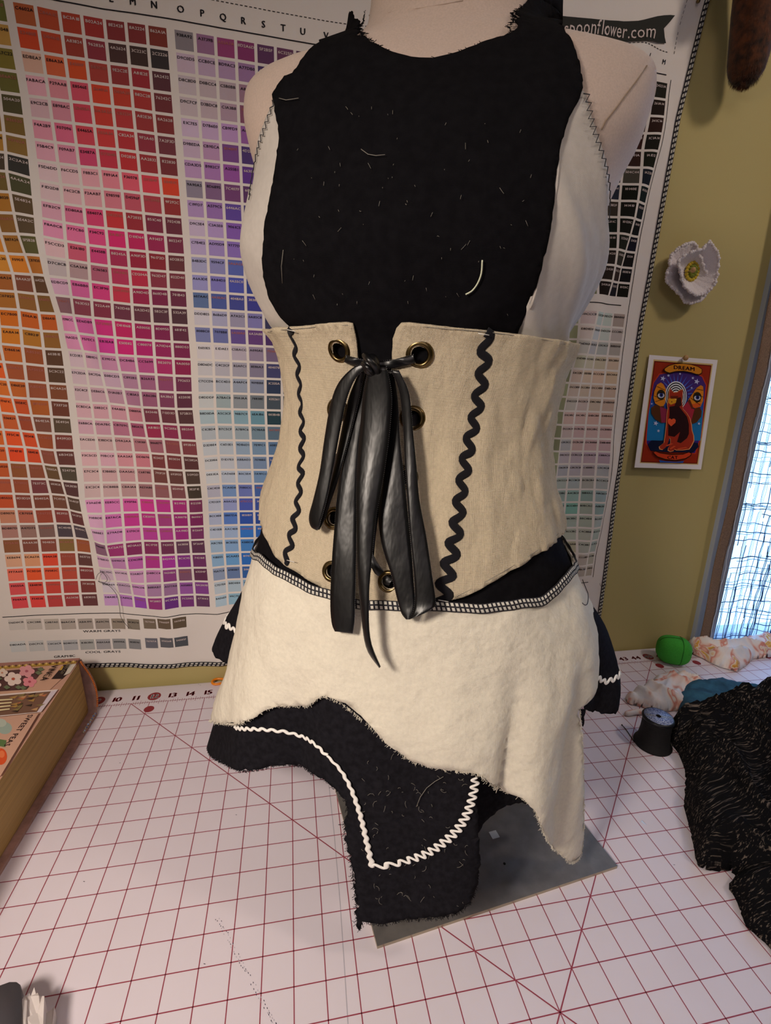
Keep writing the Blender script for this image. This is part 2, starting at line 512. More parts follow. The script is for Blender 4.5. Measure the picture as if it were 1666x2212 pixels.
# measured left edges: row -> {column: (x, z)}
C_ = {'C': -5, 'D': -4, 'E': -3, 'F': -2, 'G': -1, 'H': 0, 'I': 1, 'J': 2, 'K': 3, 'L': 4, 'M': 5, 'N': 6, 'O': 7}
MEAS = {
 1: 'H 9.07 32.85;I 9.97 32.83;J 10.86 32.79;K 11.71 32.79;L 12.59 32.78;M 13.44 32.80;N 14.28 32.82;O 15.35 32.83',
 5: 'H 9.21 29.55;I 10.06 29.56;J 10.92 29.56;K 11.75 29.57;L 12.61 29.58;M 13.45 29.59;N 14.31 29.57',
 9: 'G 8.05 26.54;H 9.21 26.35;I 10.11 26.30;J 10.96 26.28;K 11.82 26.29;L 12.67 26.29;M 13.51 26.27;N 14.39 26.27;O 15.44 26.27',
 12: 'F 7.4 24.04;G 8.18 24.05;H 9.10 24.06;I 10.02 23.97;J 10.95 23.89;K 11.81 23.85;L 12.68 23.83;M 13.54 23.82;N 14.42 23.80',
 14: 'F 7.63 22.42;G 8.46 22.41;H 9.19 22.37;I 9.97 22.37;J 10.87 22.31;K 11.78 22.24;L 12.67 22.20',
 16: 'F 7.63 20.85;G 8.49 20.76;H 9.49 20.75;I 10.09 20.71;J 10.84 20.68;K 11.72 20.65;L 12.62 20.60;M 13.51 20.57',
 18: 'E 6.65 19.26;F 7.55 19.21;G 8.45 19.13;H 9.53 19.13;I 10.36 19.09;J 10.97 19.02;K 11.73 18.99;L 12.58 18.98;M 13.48 18.97;N 14.36 18.95;O 15.48 18.95',
 21: 'D 6.23 16.85;E 6.90 16.79;F 7.52 16.74;G 8.39 16.70;H 9.52 16.66;I 10.35 16.63;J 11.19 16.62;K 12.02 16.54;L 12.70 16.47;M 13.49 16.44;N 14.32 16.42',
 24: 'D 6.19 14.38;E 7.05 14.35;F 7.73 14.29;G 8.37 14.20;H 9.45 14.16;I 10.35 14.16;J 11.18 14.14;K 12.06 14.11;L 12.90 14.10;M 13.66 14.07;N 14.46 13.97;O 15.49 13.90',
 27: 'D 6.12 11.90;E 7.00 11.90;F 7.88 11.90;G 8.63 11.84;H 9.42 11.63;I 10.29 11.64;J 11.20 11.65;K 12.07 11.64;L 12.87 11.59;M 13.72 11.55;N 14.61 11.57',
 30: 'C 5.16 9.43;D 6.06 9.44;E 6.93 9.44;F 7.81 9.44;G 8.68 9.42;H 9.67 9.33;I 10.28 9.11;J 11.14 9.13;K 12.06 9.17;L 12.93 9.13',
 34: 'C 5.04 6.15;D 5.96 6.18;E 6.82 6.17;F 7.68 6.16;G 8.56 6.15;H 9.67 6.11;I 10.51 6.07;J 11.27 5.93;K 12.02 5.83;L 12.87 5.74;M 13.73 5.79;N 14.58 5.77;O 15.65 5.66'}
RROWS = sorted(MEAS)
CI = list(range(-7, 9))
DX = np.zeros((len(RROWS), len(CI))); DZ = np.zeros_like(DX)
for ri, r in enumerate(RROWS):
    pts = {}
    for s in MEAS[r].split(';'):
        k, x, z = s.split(); pts[C_[k]] = (float(x) - colU(C_[k]), float(z) - (TOP - RP * (r - 1)))
    ks = sorted(pts)
    # outside the measured range the deviation fades
    xs = [-7] + ks + [9]
    DX[ri] = np.interp(CI, xs, [pts[ks[0]][0]] + [pts[k][0] for k in ks] + [0.0])
    DZ[ri] = np.interp(CI, xs, [pts[ks[0]][1]] + [pts[k][1] for k in ks] + [0.0])
VR = np.array([TOP - RP * (r - 1) for r in RROWS])[::-1]
DXr, DZr = DX[::-1], DZ[::-1]
UC = np.array([colU(c) for c in CI])
# right hand strip: x of left edges of the last columns, by z
RT = np.array([[40, 36.63, 37.48, 38.33, 39.30, 40.15], [32.4, 36.6, 37.4, 38.25, 39.21, 40.07], [31, 36.5, 37.3, 38.15, 39.11, 39.97], [29.2, 36.55, 37.35, 38.2, 39.21, 39.87],
               [27.6, 36.6, 37.4, 38.28, 39.25, 39.83], [26.8, 36.6, 37.45, 38.35, 39.19, 39.80], [26, 36.6, 37.5, 38.42, 39.09, 39.78], [25.1, 36.6, 37.52, 38.47, 38.99, 39.78],
               [24.3, 36.6, 37.54, 38.49, 38.95, 39.79], [22.6, 36.67, 37.71, 38.30, 38.95, 39.81], [20.1, 36.7, 37.45, 38.14, 39.01, 39.91], [16.8, 36.5, 37.35, 38.21, 39.14, 40.12],
               [14.3, 36.59, 37.47, 38.35, 39.36, 40.28], [11.8, 36.7, 37.59, 38.58, 39.58, 40.40], [9.3, 36.8, 37.72, 38.77, 39.77, 40.48], [7.6, 37, 37.9, 38.99, 39.79, 40.36],
               [1, 37, 37.9, 38.99, 39.9, 40.5]])[::-1]
REDGE = np.array([[1, 41.5], [4.2, 41.4], [12.6, 41.05], [22.2, 40.8], [32.6, 40.92], [38.5, 41.5]])
UE = 41.6


def bil(T, u, v):
    fr = np.array([np.interp(v, VR, T[:, j]) for j in range(T.shape[1])])
    return float(np.interp(u, UC, fr))


_rc = {}


def rowdev(v):
    k = round(v, 3)
    if k not in _rc:
        _rc[k] = (np.array([np.interp(v, VR, DXr[:, j]) for j in range(len(CI))]), np.array([np.interp(v, VR, DZr[:, j]) for j in range(len(CI))]))
    return _rc[k]


def smooth(t): t = min(max(t, 0), 1); return t * t * (3 - 2 * t)


def chart(u, v, off=0.0):
    """cloth (u, v) -> world x, y, z"""
    dx, dz = rowdev(v)
    x = u + float(np.interp(u, UC, dx)); z = v + float(np.interp(u, UC, dz))
    k = smooth((u - 22) / 14)
    z += k * (1.28 - .45 * smooth((14 - v) / 12) * (1 if u > 36 else .6))
    if u > 36:
        us = [36.0, BL[5] + PITCH * 3, BL[5] + PITCH * 4, BL[5] + PITCH * 5, BL[5] + PITCH * 6, BL[5] + PITCH * 7, UE]
        xs = [36.0] + [float(np.interp(z, RT[:, 0], RT[:, j])) for j in range(1, 6)] + [float(np.interp(z, REDGE[:, 0], REDGE[:, 1]))]
        x = float(np.interp(u, us, xs))
    # depth: where the cloth is squeezed it stands off the wall
    e = .25
    s1 = u + e + float(np.interp(u + e, UC, dx)) - (u - e + float(np.interp(u - e, UC, dx)))
    sq = max(0.0, 1 - s1 / (2 * e))
    y = .05 + .35 * min(sq, .5)
    # diagonal drapes
    for (ua, va, ub, vb, w, h) in ((8.2, 25, 10.5, 16, .9, .22), (10, 19.5, 14.5, 12, .9, .22), (6.4, 17, 9.3, 9, .8, .22), (9.6, 10, 13, 4, .8, .2), (3, 26, 6.5, 12, 1.0, .2),
                                   (40.2, 30, 37.2, 20, .7, .3), (41.5, 38, 36, 31, .8, .35), (37.5, 20, 36, 8, .8, .2), (40.6, 12, 39.0, 6.5, .6, .25)):
        t = min(max((v - va) / (vb - va), 0), 1); uc = ua + (ub - ua) * t
        fall = smooth(1 - max(0, abs((v - (va + vb) / 2)) - abs(va - vb) / 2) / 3)
        y += h * math.exp(-((u - uc) / w) ** 2) * fall
    y += .06 * (noise.noise(Vector((u * .22, v * .12, 3))) + .5) + .015 * noise.noise(Vector((u * 1.3, v * 1.3, 8)))
    return (x, WY - .04 - y - off, z)


RED = """C4602A C84A1C BC3A18 B02A24 8E2428 8A2224 862A1A
E2480E D04618 A83824 96283A 4A2624 3C221C 2C2226
EDBEA7 E86A3A E4500F B83C30 9E2C2E A81E2E 5A2432
FABACA F29AA8 E8546E E6401A D03A20 B82C28 76242C
E9C2CB E898AC E0405A DA3A2A C83234 A82E30 8A2628
F4A2B9 F07096 E4465A E03A3A C82A34 9F2A40 7A2F3D
F5B4C9 F09AB7 E3487A D7304B D02830 AA2832 822830
F5D6DD F6CCD5 F8B3C1 F891A4 F36078 E93B4F E8401C
F1D2D8 F4C2CB F2AAB7 E98598 D4596F BC394B 9F292C
EFB2C9 ED80A8 E8407A D82D36 A72032 851C40 70243B
F8A0C8 F77CB0 F34C92 EA1B77 D10D64 A91457 802247
F5CCD3 E26180 E4458B B8245A A90F3D 96172D 6D2B35
D7C8CB C5A3A8 C36583 CA3162 CD204A 962D47 822D40
EDBCD9 EB6BB0 EC3F90 DA3050 A90D4D 860D4B 701B43
946671 963D53 922A49 762D48 6A2D42 5B2C3F 532A39
F598CC ED6DB9 E7298D D8106B AE005E 8D0955 681F42
F6A5D3 F57EC1 EB3EA8 E50E82 C80078 A70D64 880D53
ECD3E1 E8B9D1 E39EC6 DC84B6 CC5699 BE2070 9A0050
E7CEDA E4C7D6 E0BCD3 C892B2 B26A93 9E4777 792653
E2C4CF DEB6C6 D1A0B7 C183A3 AB6286 8A3B63 62203E
ECBDCA E8B2C1 E4A8B9 D8889A 84344B 712D3D 572B31
E6B8CA DDA7BC CB7E9C B85A7E AB1B51 9C2056 8B254F
EACED0 E3BDC0 D9A2AA C5838F B06879 9A4850 893B44
F3C5CD F0BCCF EAA2AF DD8696 823437 803034 5C282A
E7C3C4 E3B8BD DAA5AC C6878E 793F39 693933 51392D
E1C2C4 DCB8BB CBA1A4 AE7A80 9C6068 85494F 3E2F1E
F3A6D8 EE85CC E95FB6 E130A0 CA2997 B21982 81225B
F0BBDE E87ACA D830A0 C82090 B0388A A3007B 860061
EBBBE1 E79AD8 E170C0 C838A8 C038A0 AA198D 812669
946685 AC2A7D 8D1A63 8C175E 742053 663858 5F264F
E7B8DD D090C8 CD62BB BF2996 B424AA 8C1C95 742168
E0C7DC E5C0DE E2A8D7 D48CC4 94348A 845072 63204F
E5DAE9 CDACCC D99CD6 B88AB7 A577A8 A058B0 8A3A98
D8A8E1 CA89D5 9F45C1 9F2883 6C1A8A 7C2582 673062""".split('\n')
ORA = """A8B070 90A050 808838 707828 6B7020
E0C070 D0A850 D8B060 D8A850 D0A048
C8B860 B8A040 A89838 9C8A28 8A7C22
A0A040 909030 808030 787828 6E6A22
888840 707030 606028 585424 504A20
D0A830 C89828 B88A24 A07820 826520
E0A830 D89A28 C89028 C08A24 93702A
605030 504430 483C24 4A3A24 2C2A24
908040 807038 787030 7A6424 4A4A24
E8A030 E09828 E08A20 C08020 5E4824
F09A28 E89024 E88A20 9A6A24 5E4A2C
F0A030 F09A28 EA9424 B87A24 5F5B28
E8A840 E8A038 E89A30 F0901F C87820
D08028 C87820 B86A24 8A4A2F 664220
D08A30 C88028 C07820 A06A26 8A6021
F09020 F08814 EC7B00 E06A10 D86410
F09A30 F08C1C EA8A14 C8821F A06A22
E09030 E07A20 D86E14 A8531C 603B1E
F08830 FF6818 B85A2A A4502A 5C3C22
F09030 F07C20 D86E20 A8542D 8C4A24
F08020 FF6F1C E0581C BF6217 733720
F07020 E06829 B04A24 864E3A 5E4934
F07018 FF5C18 EE5418 AC5020 84392D
F06820 FF4F10 E84E18 985038 6B342B
D86020 A05B28 98502F 70502A 524734
C05A34 A7502C 7E373C 683828 5A3030
D85522 8D3D29 85402A 7C4930 5A402F
D89070 CB7058 A8472C 8E3933 6A2F31
BD887D A47D73 85655F 4C404B 4E404C
975A30 8A4A38 904836 8C6A30 AA5728
EEB694 ECA67A F04A28 A84632 663733
FF7A60 FC5D20 F0582C C84A30 882D2E
F0555A E84838 D84030 BC3A34 7F302B
F04A54 F5453E CB3A3A A63438 683032""".split('\n')
PUR = """938A92 A3739B A03A7A 8D2A6D 5F2B5F 6C325D 5E345A
D9C0D5 CCB0CE BD9AC3 A77DB0 472B6A 3A2050 3A2050
D8C8D0 D0BCC4 C5B0BB A88098 906080 804060 703050
D9C7CF D3BDC8 C1A3B8 905070 804060 703050 602040
E1C7E5 D7B6E0 CB9FD9 A060B0 804090 603070 502060
D9BEDA CB9ECA 804897 4D2F7D 402060 402060 301850
CDA3D5 B982C7 A255B1 66309A 502880 402060 402060
9A90A5 8D6895 7C407F 603070 502060 402050 301840
C19FD7 A579C5 6446AC 3C2D80 302470 302060 201850
D9C5E4 C3A5E0 9061C5 5A4098 4A3080 3A2870 302060
C7B4E2 AD95D9 9777D0 5A50B0 4A40A0 3A3090 302880
B4B3DC 9594CF 5A6AC0 303A70 28306A 202860 182050
A6A3DE 8A84D3 4A55C0 2940A0 203890 183080 102870
607AAC 4A5EAC 4048A0 3838A0 303090 282880 202070
DDD8E5 B6B6D9 A7A2C1 8A85C8 303060 282850 202040
8088C0 7078B8 6A50A0 6A3A88 4A2070 402060 301850
E6E0E5 E1DAE1 C5BACC A090AE 7D6890 605070 504060
D8D6DC C4C2CF B2AFC1 8E86A3 404078 303868 283058
C7CCD6 BCC4D3 A4AFC4 909BB8 1C335A 182C50 142444
D8DDDF A7BAC0 99A1AA 78838E 435261 303E4C 283440
B8D0DA A5C3CF 90B7C9 6EA1B6 003B4B 003040 002838
C1CBD4 B7C5CF A7B9C6 7C98AB 5A7892 406080 305070
D3DBE4 C6D3E1 9DB6D1 7E9FC1 6085B0 4068A0 305890
DCE0E6 D1D7E3 ABBAD3 7E98BE 2A58A0 204890 184080
DEE3EA CAD6E8 B0C5E4 7A9FCC 5080C0 4070B0 3060A0
C4C4D8 7CA0D8 7080CC 4068B8 3058A8 284C98 204088
C9D2E9 A0ACE2 475CC5 3050B0 2848A0 204090 183880
BCC8E8 5B87DA 1850B9 1048A8 104098 083888 083078
C4D3EB AAC4EB 257CDF 1868C8 1058B0 0850A0 084890
A8C7E5 8CB5E5 438BD8 2878C8 1868B8 1058A8 084898
93BEE5 6CAAE3 1070D0 0860C0 0858B0 0850A0 004890
95A7C8 6985B7 2060B0 1858A0 105098 084890 004080
C7D7E4 B8D0E0 90B8D8 70A0C8 5088B8 4078A8 306898
BAD6E9 99C7E0 70B0D8 50A0D0 4090C8 3080B8 2070A8""".split('\n')
DRK = """1a1a14 3a2420 24221a
30201a 3a2018 261a14
2c1c18 3a2420 341c16
28201a 3c1c18 1c1a14
3a2c28 38201a 1a1e12
40342e 504c44 1a2230
283044 10140e 14242a
40382f 141410 182028
16201c 10120c 101418
1c2018 22261e 121428
2c2420 3a3832 121114
2e2420 3a2c2c 0e0e16
241a18 20202c 10120c""".split('\n')
LIT = """E0CCCB CCDCD8 D0DCD4 B8A8A0
E8D8D0 D4DAE0 D4DCD4 CCC0BC
D4D0C8 C8C8CE C0C4C0 B8B0A8
D4D0B4 DCD4BC D8CCB0 E0C8B0
E4CCBC E8D0B8 ECCCB4 E0C4A4
DCC8B8 DCC8B4 DCC4B0 D8BCA8
D4CCC0 DCC8C0 D8C4B0 D4B8A8
E4C4BC E4C4BC E4BCB0 D8B4A4
DCC8C4 DCBCBC E0C0BC DCB8B4
C8C8CC DCBCB8 DCB8B8 D8B4B8
D0C4CC CCBCC8 CCB4C0 C8B0C0
C0C0C8 C8C0C8 C4B8BC C0C4C8
C0CCC4 BCC8C8 BCBCB4 BCC4C4
A8C0BC A4C8C0 98B4AC A8C0C4
A0C0B8 8CC4B4 B0BCAC A0BCBC
B8C0B4 B8C8BC B8C4B4 BCC8C4
C8C8B4 C4CCBC C4C8B8 BCCCC4
C8C4A8 C8C4A8 C4C8BC BCC8C0
CCC4B4 CCC4B4 CCC0B4 C4C0B0
CCC0B0 CCC0B0 C8BCB0 C4B8A8""".split('\n')
SW = {}                                    # (column, row) -> hex


def put(tbl, c0, r0=1):
    for r, ln in enumerate(tbl):
        for c, h in enumerate(ln.split()): SW[(c0 + c, r0 + r)] = h.upper()


put(RED, 0); put(ORA, -5); put(PUR, 7); put(DRK, 32); put(LIT, 31, 15)
for r in range(1, 35):
    for c in range(14, 35):
        if (c, r) not in SW:
            bk, k = divmod(c - 14, 7); lum = 225 - 24 * k - 6 * (r % 5)
            hu = [(.55, 1, .95), (.6, 1, .6), (.95, 1, .6)][bk]; q = .35 + .65 * (k / 6)
            SW[(c, r)] = '%02X%02X%02X' % tuple(max(10, min(255, int(lum * (1 - q * (1 - h_))))) for h_ in hu)
SW = {k: v for k, v in SW.items() if not (k[1] == 14 and k[0] > 27)}
CLOTH = s2l('E6DED8')
us = [1.2, 2.0]; uw = [None]
cells = []
for bk in range(6):
    for k in range(7):
        l = BL[bk] + PITCH * k
        if l < 3.6: continue
        cells.append((l, l + SW_W, bk * 7 + k - 7))
edges_u = [(2.6, None)]
last = 2.6
for l, r_, ci in cells:
    n = max(1, int((l - last) / .14)); edges_u += [(last + (l - last) * (i + 1) / n, None) for i in range(n)]
    edges_u += [(l + SW_W * (i + 1) / 4, ci) for i in range(4)]
    last = r_
edges_u += [(last + (UE - last) * (i + 1) / 6, None) for i in range(6)]
edges_v = [(38.3, None)]
last = 38.3
for r in range(1, 35):
    t = TOP - RP * (r - 1); n = max(1, int((last - t) / .4))
    edges_v += [(last + (t - last) * (i + 1) / n, None) for i in range(n)]
    edges_v += [(t - SW_H * (i + 1) / 3, r) for i in range(3)]
    last = t - SW_H
edges_v += [(last + (1.4 - last) * (i + 1) / 9, None) for i in range(9)]
nu, nv = len(edges_u), len(edges_v)
V = [chart(u, v) for v, _ in edges_v for u, _ in edges_u]
F, Cc = [], []
for j in range(nv - 1):
    for i in range(nu - 1):
        F.append((j * nu + i, (j + 1) * nu + i, (j + 1) * nu + i + 1, j * nu + i + 1))
        cc, rr = edges_u[i + 1][1], edges_v[j + 1][1]
        h = SW.get((cc, rr)) if cc is not None and rr is not None else None
        fd = .004 if (h and cc > 30 and rr < 14) else .03
        Cc.append(tuple(q_ * .88 + fd for q_ in s2l(h)) if h else CLOTH)
cb = MB()
cb.add(V, []); cb.F = F; cb.M = [0] * len(F); cb.C = Cc


def inkline(P, w, m=1, off=.012):
    """a printed line along cloth points (u, v)"""
    P = dens([np.array(p, float) for p in P], .25)
    Vv = []
    for i, p in enumerate(P):
        a = P[min(i + 1, len(P) - 1)] - P[max(i - 1, 0)]; a = a / (np.linalg.norm(a) + 1e-9); n = np.array([-a[1], a[0]]) * w / 2
        Vv.append(chart(*(p - n), off)); Vv.append(chart(*(p + n), off))
    cb.add(Vv, [(2 * i, 2 * i + 1, 2 * i + 3, 2 * i + 2) for i in range(len(P) - 1)], m)


def inktext(s, u, v, size, m=1, wide=1.2, off=.014):
    for Vt, Ft in text2d(s, size, wide, .04 if size > .25 else .02): cb.add([chart(u + p[0], v + p[1], off) for p in Vt], Ft, m)


for (c, r), h in SW.items():
    if c < -5 or (14 <= c < 31): continue
    l = colU(c); t = TOP - RP * (r - 1)
    R_, G_, B_ = (int(h[i:i + 2], 16) for i in (0, 2, 4)); lum = .3 * R_ + .59 * G_ + .11 * B_
    inktext(h, l + SW_W * .52, t - .17, .155, 1 if lum > 118 else (2 if lum < 95 else 3), 1.22)
for k, ch in enumerate('HIJKLMNOPQRSTUV'):
    if k >= 0: inktext(ch, colU(k) + .3 if ch != 'V' else BL[3] + .3, 33.58, .36, 1, 1.0)
inktext('M', BL[5] + PITCH * 6 + .3, 33.7, .3, 1, .9)
inktext('L', BL[5] + PITCH * 5 + .3, 33.75, .3, 1, .9)
inkline([(3.6, 33.17), (40.1, 33.17)], .05)
for k in range(0, 170):
    x = 6 + k * .2
    if x < 40.3: inkline([(x, 34.12), (x + .12, 34.12)], .03)
for k in range(0, 22): inkline([(40.35 + .0 * k, 34.12 + k * .2), (40.35, 34.24 + k * .2)], .03)
inkline([(40.45, 33.0), (40.45, 5.1)], .045)
inkline([(4, 4.75), (40.0, 4.75)], .045)
inkline([(29, 21.88), (39.9, 21.88)], .05)
# grey rows read off the photo on the wall plane
inv = lambda u, v: onY(u, v, WY - .1)
WARM = 'D6D0CB C9C2BB C0B7AE B6ACA4 ABA199 A69C94 9C9082 8C8274 7E7060 706050 665848'.split()
COOL = 'D8DADA D0CFCE C6C6C9 BDBDC0 B3B3B0 A8A5A8 99999A 8E8E90 70707A 65656B 54585F'.split()


def patch(u0, u1, v0, v1, c):
    n = 3; Vv = [chart(u0 + (u1 - u0) * i / n, v0 + (v1 - v0) * j / n, .010) for j in range(n + 1) for i in range(n + 1)]
    cb.add(Vv, [(j * (n + 1) + i, j * (n + 1) + i + 1, (j + 1) * (n + 1) + i + 1, (j + 1) * (n + 1) + i) for j in range(n) for i in range(n)], 0, c)


def icu(px, py):                       # photo pixel -> nominal cloth point
    p = inv(px, py); u, v = p[0], p[2]
    for _ in range(6):
        q = chart(u, v); u += p[0] - q[0]; v += p[2] - q[2]
    return u, v


for row, hexes, yl, yr in ((0, WARM, (1338, 1366), (1333, 1354)), (1, COOL, (1386, 1412), (1374, 1394))):
    xl = [17, 56, 95, 131, 168, 205, 241, 275, 310, 341, 374] if row == 0 else [21, 61, 101, 136, 172, 207, 243, 278, 314, 346, 378]
    for i, h in enumerate(hexes):
        t = i / 10; ya = yl[0] + (yr[0] - yl[0]) * t; yb = yl[1] + (yr[1] - yl[1]) * t
        u0, v1 = icu(xl[i], ya); u1, v0 = icu(xl[i] + 31 - .4 * i + 2, yb)
        patch(u0, u0 + .74, v1 - .66, v1, s2l(h)); inktext(h, u0 + .38, v1 - .2, .15, 1 if i < 8 else 2, 1.22, .022)
u, v = icu(222, 1362); inktext('WARM GRAYS', u, v, .19, 1, 1.5)
u, v = icu(224, 1407); inktext('COOL GRAYS', u, v, .19, 1, 1.5)
u, v = icu(140, 1417); inktext('GRAPHIC', u, v, .2, 1, 1.3)
# banner
bn = [(1165, 32), (1225, 38), (1290, 44), (1345, 49), (1375, 49), (1410, 45), (1446, 45), (1434, 60), (1422, 73), (1428, 88), (1434, 98), (1410, 101), (1375, 99), (1340, 93), (1300, 91), (1270, 90), (1230, 80), (1165, 70)]
P = [icu(*q) for q in bn]
P = [(u, v + .0) for u, v in P]
res = delaunay_2d_cdt([Vector(p) for p in dens(P, .4, True)] + [Vector((x, y)) for x in np.arange(30, 41, .4) for y in np.arange(33, 37, .4)], [], [list(range(len(dens(P, .4, True))))], 1, 1e-4)
cb.add([chart(p[0], p[1], .06) for p in res[0]], [tuple(f) for f in res[2]], 4)
bt = 'y.spoonflower.com'
pa, pb = np.array(icu(1196, 66)), np.array(icu(1406, 72))
x = 0; ws = [glyph(c)[2] for c in bt]; tot = sum(ws); L_ = np.linalg.norm(pb - pa)
for ch, w in zip(bt, ws):
    Vg, Fg, _ = glyph(ch); sc = L_ / tot
    cb.add([chart(pa[0] + (pb - pa)[0] * ((x + p[0]) / tot), pa[1] + (pb - pa)[1] * (x / tot) + (p[1] - .35) * sc * 1.25 + .12 * math.sin(x / tot * 5), .085) for p in Vg], Fg, 2); x += w
tap = thing('colour_chart_cloth', 'white cotton wall cloth printed with coded colour swatches, hung behind the dress form', 'wall hanging', (24, WY - .2, 1.4))
fab = cb.build('printed_cloth', [MT['chart'], MT['ink_black'], MT['ink_pale'], MT['ink_mid'], MT['ink_dark']], tap, col=True)


def seam_strip(P3, nrm, w, name, m, parent, uvscale=1.0, thick=.05, label=None):
    """flat band along 3-D points, width along given side vectors"""
    V, uv = [], []; d = 0
    for i, p in enumerate(P3):
        p = np.array(p, float)
        if i: d += np.linalg.norm(p - np.array(P3[i - 1], float))
        s = np.array(nrm[i], float)
        for k in range(3):
            V.append(p + s * w * (k / 2 - .5)); uv.append((d * uvscale, k / 2))
    F = [(3 * i + k, 3 * i + k + 1, 3 * i + 4 + k, 3 * i + 3 + k) for i in range(len(P3) - 1) for k in range(2)]
    o = obj(name, V, F, m, parent, uv=uv, solid=thick, soff=0)
    if label: o['label'] = label
    return o


P3 = [chart(UE, v, .05) for v in np.linspace(38.2, 1.4, 120)]
seam_strip(P3, [(1, 0, .0)] * len(P3), .26, 'overlock_edge', MT['overlock2'], tap)
P3 = [chart(u, 1.4, .05) for u in np.linspace(2.6, UE, 120)]
seam_strip(P3, [(0, 0, -1)] * len(P3), .26, 'overlock_edge', MT['overlock2'], tap)


def thread(px, surf, r, m, name, parent=None):
    P = catmull([surf(*q) for q in px], 5); mb = MB(); mb.tube(P, r, 5); return mb.build(name, m, parent)


onw = lambda a, b: onY(a, b, WY - .45)
t_ = thread([(207, 1252), (212, 1240), (222, 1237), (232, 1252), (222, 1260), (212, 1255), (235, 1265), (252, 1285), (258, 1310), (262, 1335), (279, 1357)], onw, .012, MT['thread'], 'loose_thread')
tag(t_, 'fine dark thread curling over the purple swatches near the grey rows', 'thread')
t_ = thread([(1310, 1262), (1306, 1268), (1298, 1266), (1296, 1260)], onw, .012, MT['thread'], 'loose_thread')
tag(t_, 'short dark thread loop sticking out of the colour chart right hem', 'thread')

# ------------------------------------------------------------------ the dress form: a body surface in its own frame
AN = math.radians(-19.3)
CX = np.array([25.0, -8.9, 0])
SA = np.array([math.cos(AN), math.sin(AN), 0]); FA = np.array([math.sin(AN), -math.cos(AN), 0])   # sideways, towards the front


class Surf:
    def __init__(s, tab, off=0.0, rip=None):
        s.T = np.array(sorted(tab)); s.off = off; s.rip = rip

    def par(s, z):
        return [float(np.interp(z, s.T[:, 0], s.T[:, k])) for k in range(1, 6)]

    def P(s, phi, z, d=0.0):
        """world point at angle phi (0 = front, + = image right), height z, d inches proud"""
        aL, aR, bF, bB, n = s.par(z); o = s.off + d
        sp, cp = math.sin(phi), math.cos(phi)
        a = aR if sp > 0 else aL; b_ = bF if cp > 0 else bB
        k = 1 + (s.rip(phi, z) if s.rip else 0)
        x = (a * k + o) * math.copysign(abs(sp) ** (2 / n), sp)
        y = (b_ * k + o) * math.copysign(abs(cp) ** (2 / n), cp)
        return CX + SA * x + FA * y + np.array([0, 0, z])

    def g(s, p, d=0.0):
        q = p - CX; x, y, z = q @ SA, q @ FA, p[2]
        aL, aR, bF, bB, n = s.par(z); o = s.off + d
        a = aR if x > 0 else aL; b_ = bF if y > 0 else bB
        u = math.copysign(abs(x / (a + o)) ** (n / 2), x); v = math.copysign(abs(y / (b_ + o)) ** (n / 2), y)
        phi = math.atan2(u, v); k = (u * u + v * v) ** (1 / n)
        return k - 1 - (s.rip(phi, z) if s.rip else 0), phi

    def hit(s, u, v, d=0.0):
        """photo pixel -> (phi, z) on this surface (nearest approach on a miss)"""
        r = ray(u, v); best = (9, 0, 0); prev = None
        for t in np.arange(8, 32, .12):
            p = CAM + r * t; gg, ph = s.g(p, d)
            if gg < best[0]: best = (gg, ph, p[2])
            if gg < 0 and prev is not None:
                a, b_ = prev, t
                for _ in range(16):
                    m_ = (a + b_) / 2
                    if s.g(CAM + r * m_, d)[0] < 0: b_ = m_
                    else: a = m_
                p = CAM + r * b_; return s.g(p, d)[1], p[2]
            prev = t
        return best[1], best[2]

    def at(s, u, v, d=0.0):
        ph, z = s.hit(u, v, d); return s.P(ph, z, d)


def smoothtab(T, n=4):
    T = np.array(sorted(T)); P = catmull(list(T), n); return [tuple(p) for p in P]


BODY = smoothtab([(9.5, 6.4, 5.9, 4.3, 4.4, 2.2), (11, 6.35, 5.8, 4.35, 4.4, 2.2), (12, 6.15, 5.45, 4.3, 4.3, 2.2), (13.2, 5.85, 4.85, 4.1, 4.0, 2.2), (14, 5.8, 4.6, 3.9, 3.8, 2.2),
                  (15, 5.48, 4.3, 3.65, 3.5, 2.2), (16.2, 5.1, 3.95, 3.4, 3.3, 2.2), (17.3, 4.9, 3.9, 3.3, 3.2, 2.2), (18.3, 4.92, 4.0, 3.4, 3.3, 2.2), (19.5, 5.1, 4.15, 3.7, 3.5, 2.2),
                  (20.1, 5.5, 4.15, 4.0, 3.7, 2.3), (20.8, 5.85, 4.45, 4.35, 3.8, 2.3), (21.5, 6.1, 4.7, 4.6, 3.9, 2.4), (22.2, 6.25, 4.78, 4.7, 4.0, 2.4), (23.1, 6.05, 4.75, 4.6, 4.0, 2.4),
                  (24.2, 5.85, 5.1, 4.25, 3.9, 2.4), (25.0, 5.98, 5.42, 3.85, 3.8, 2.8), (25.6, 6.12, 5.55, 3.5, 3.6, 3.0), (26.1, 6.15, 5.65, 3.2, 3.4, 3.1), (26.5, 6.1, 5.65, 2.95, 3.2, 3.1),
                  (26.8, 5.8, 5.6, 2.75, 3.0, 2.9), (27.0, 5.1, 5.3, 2.6, 2.9, 2.6), (27.2, 4.5, 4.5, 2.5, 2.8, 2.4), (27.5, 3.8, 3.4, 2.3, 2.6, 2.0), (28.0, 2.85, 2.6, 2.15, 2.4, 2.0), (28.8, 2.5, 2.35, 2.1, 2.3, 2.0), (31.5, 2.35, 2.2, 2.1, 2.2, 2.0)])
body = Surf(BODY)
form = thing('dress_form', 'cream linen dress form torso standing on a square dark steel base plate', 'dress form', (27.1, -8.9, 0))
zs = list(np.arange(9.6, 26, .3)) + list(np.arange(26, 28.6, .12)) + list(np.arange(28.6, 31.3, .3))
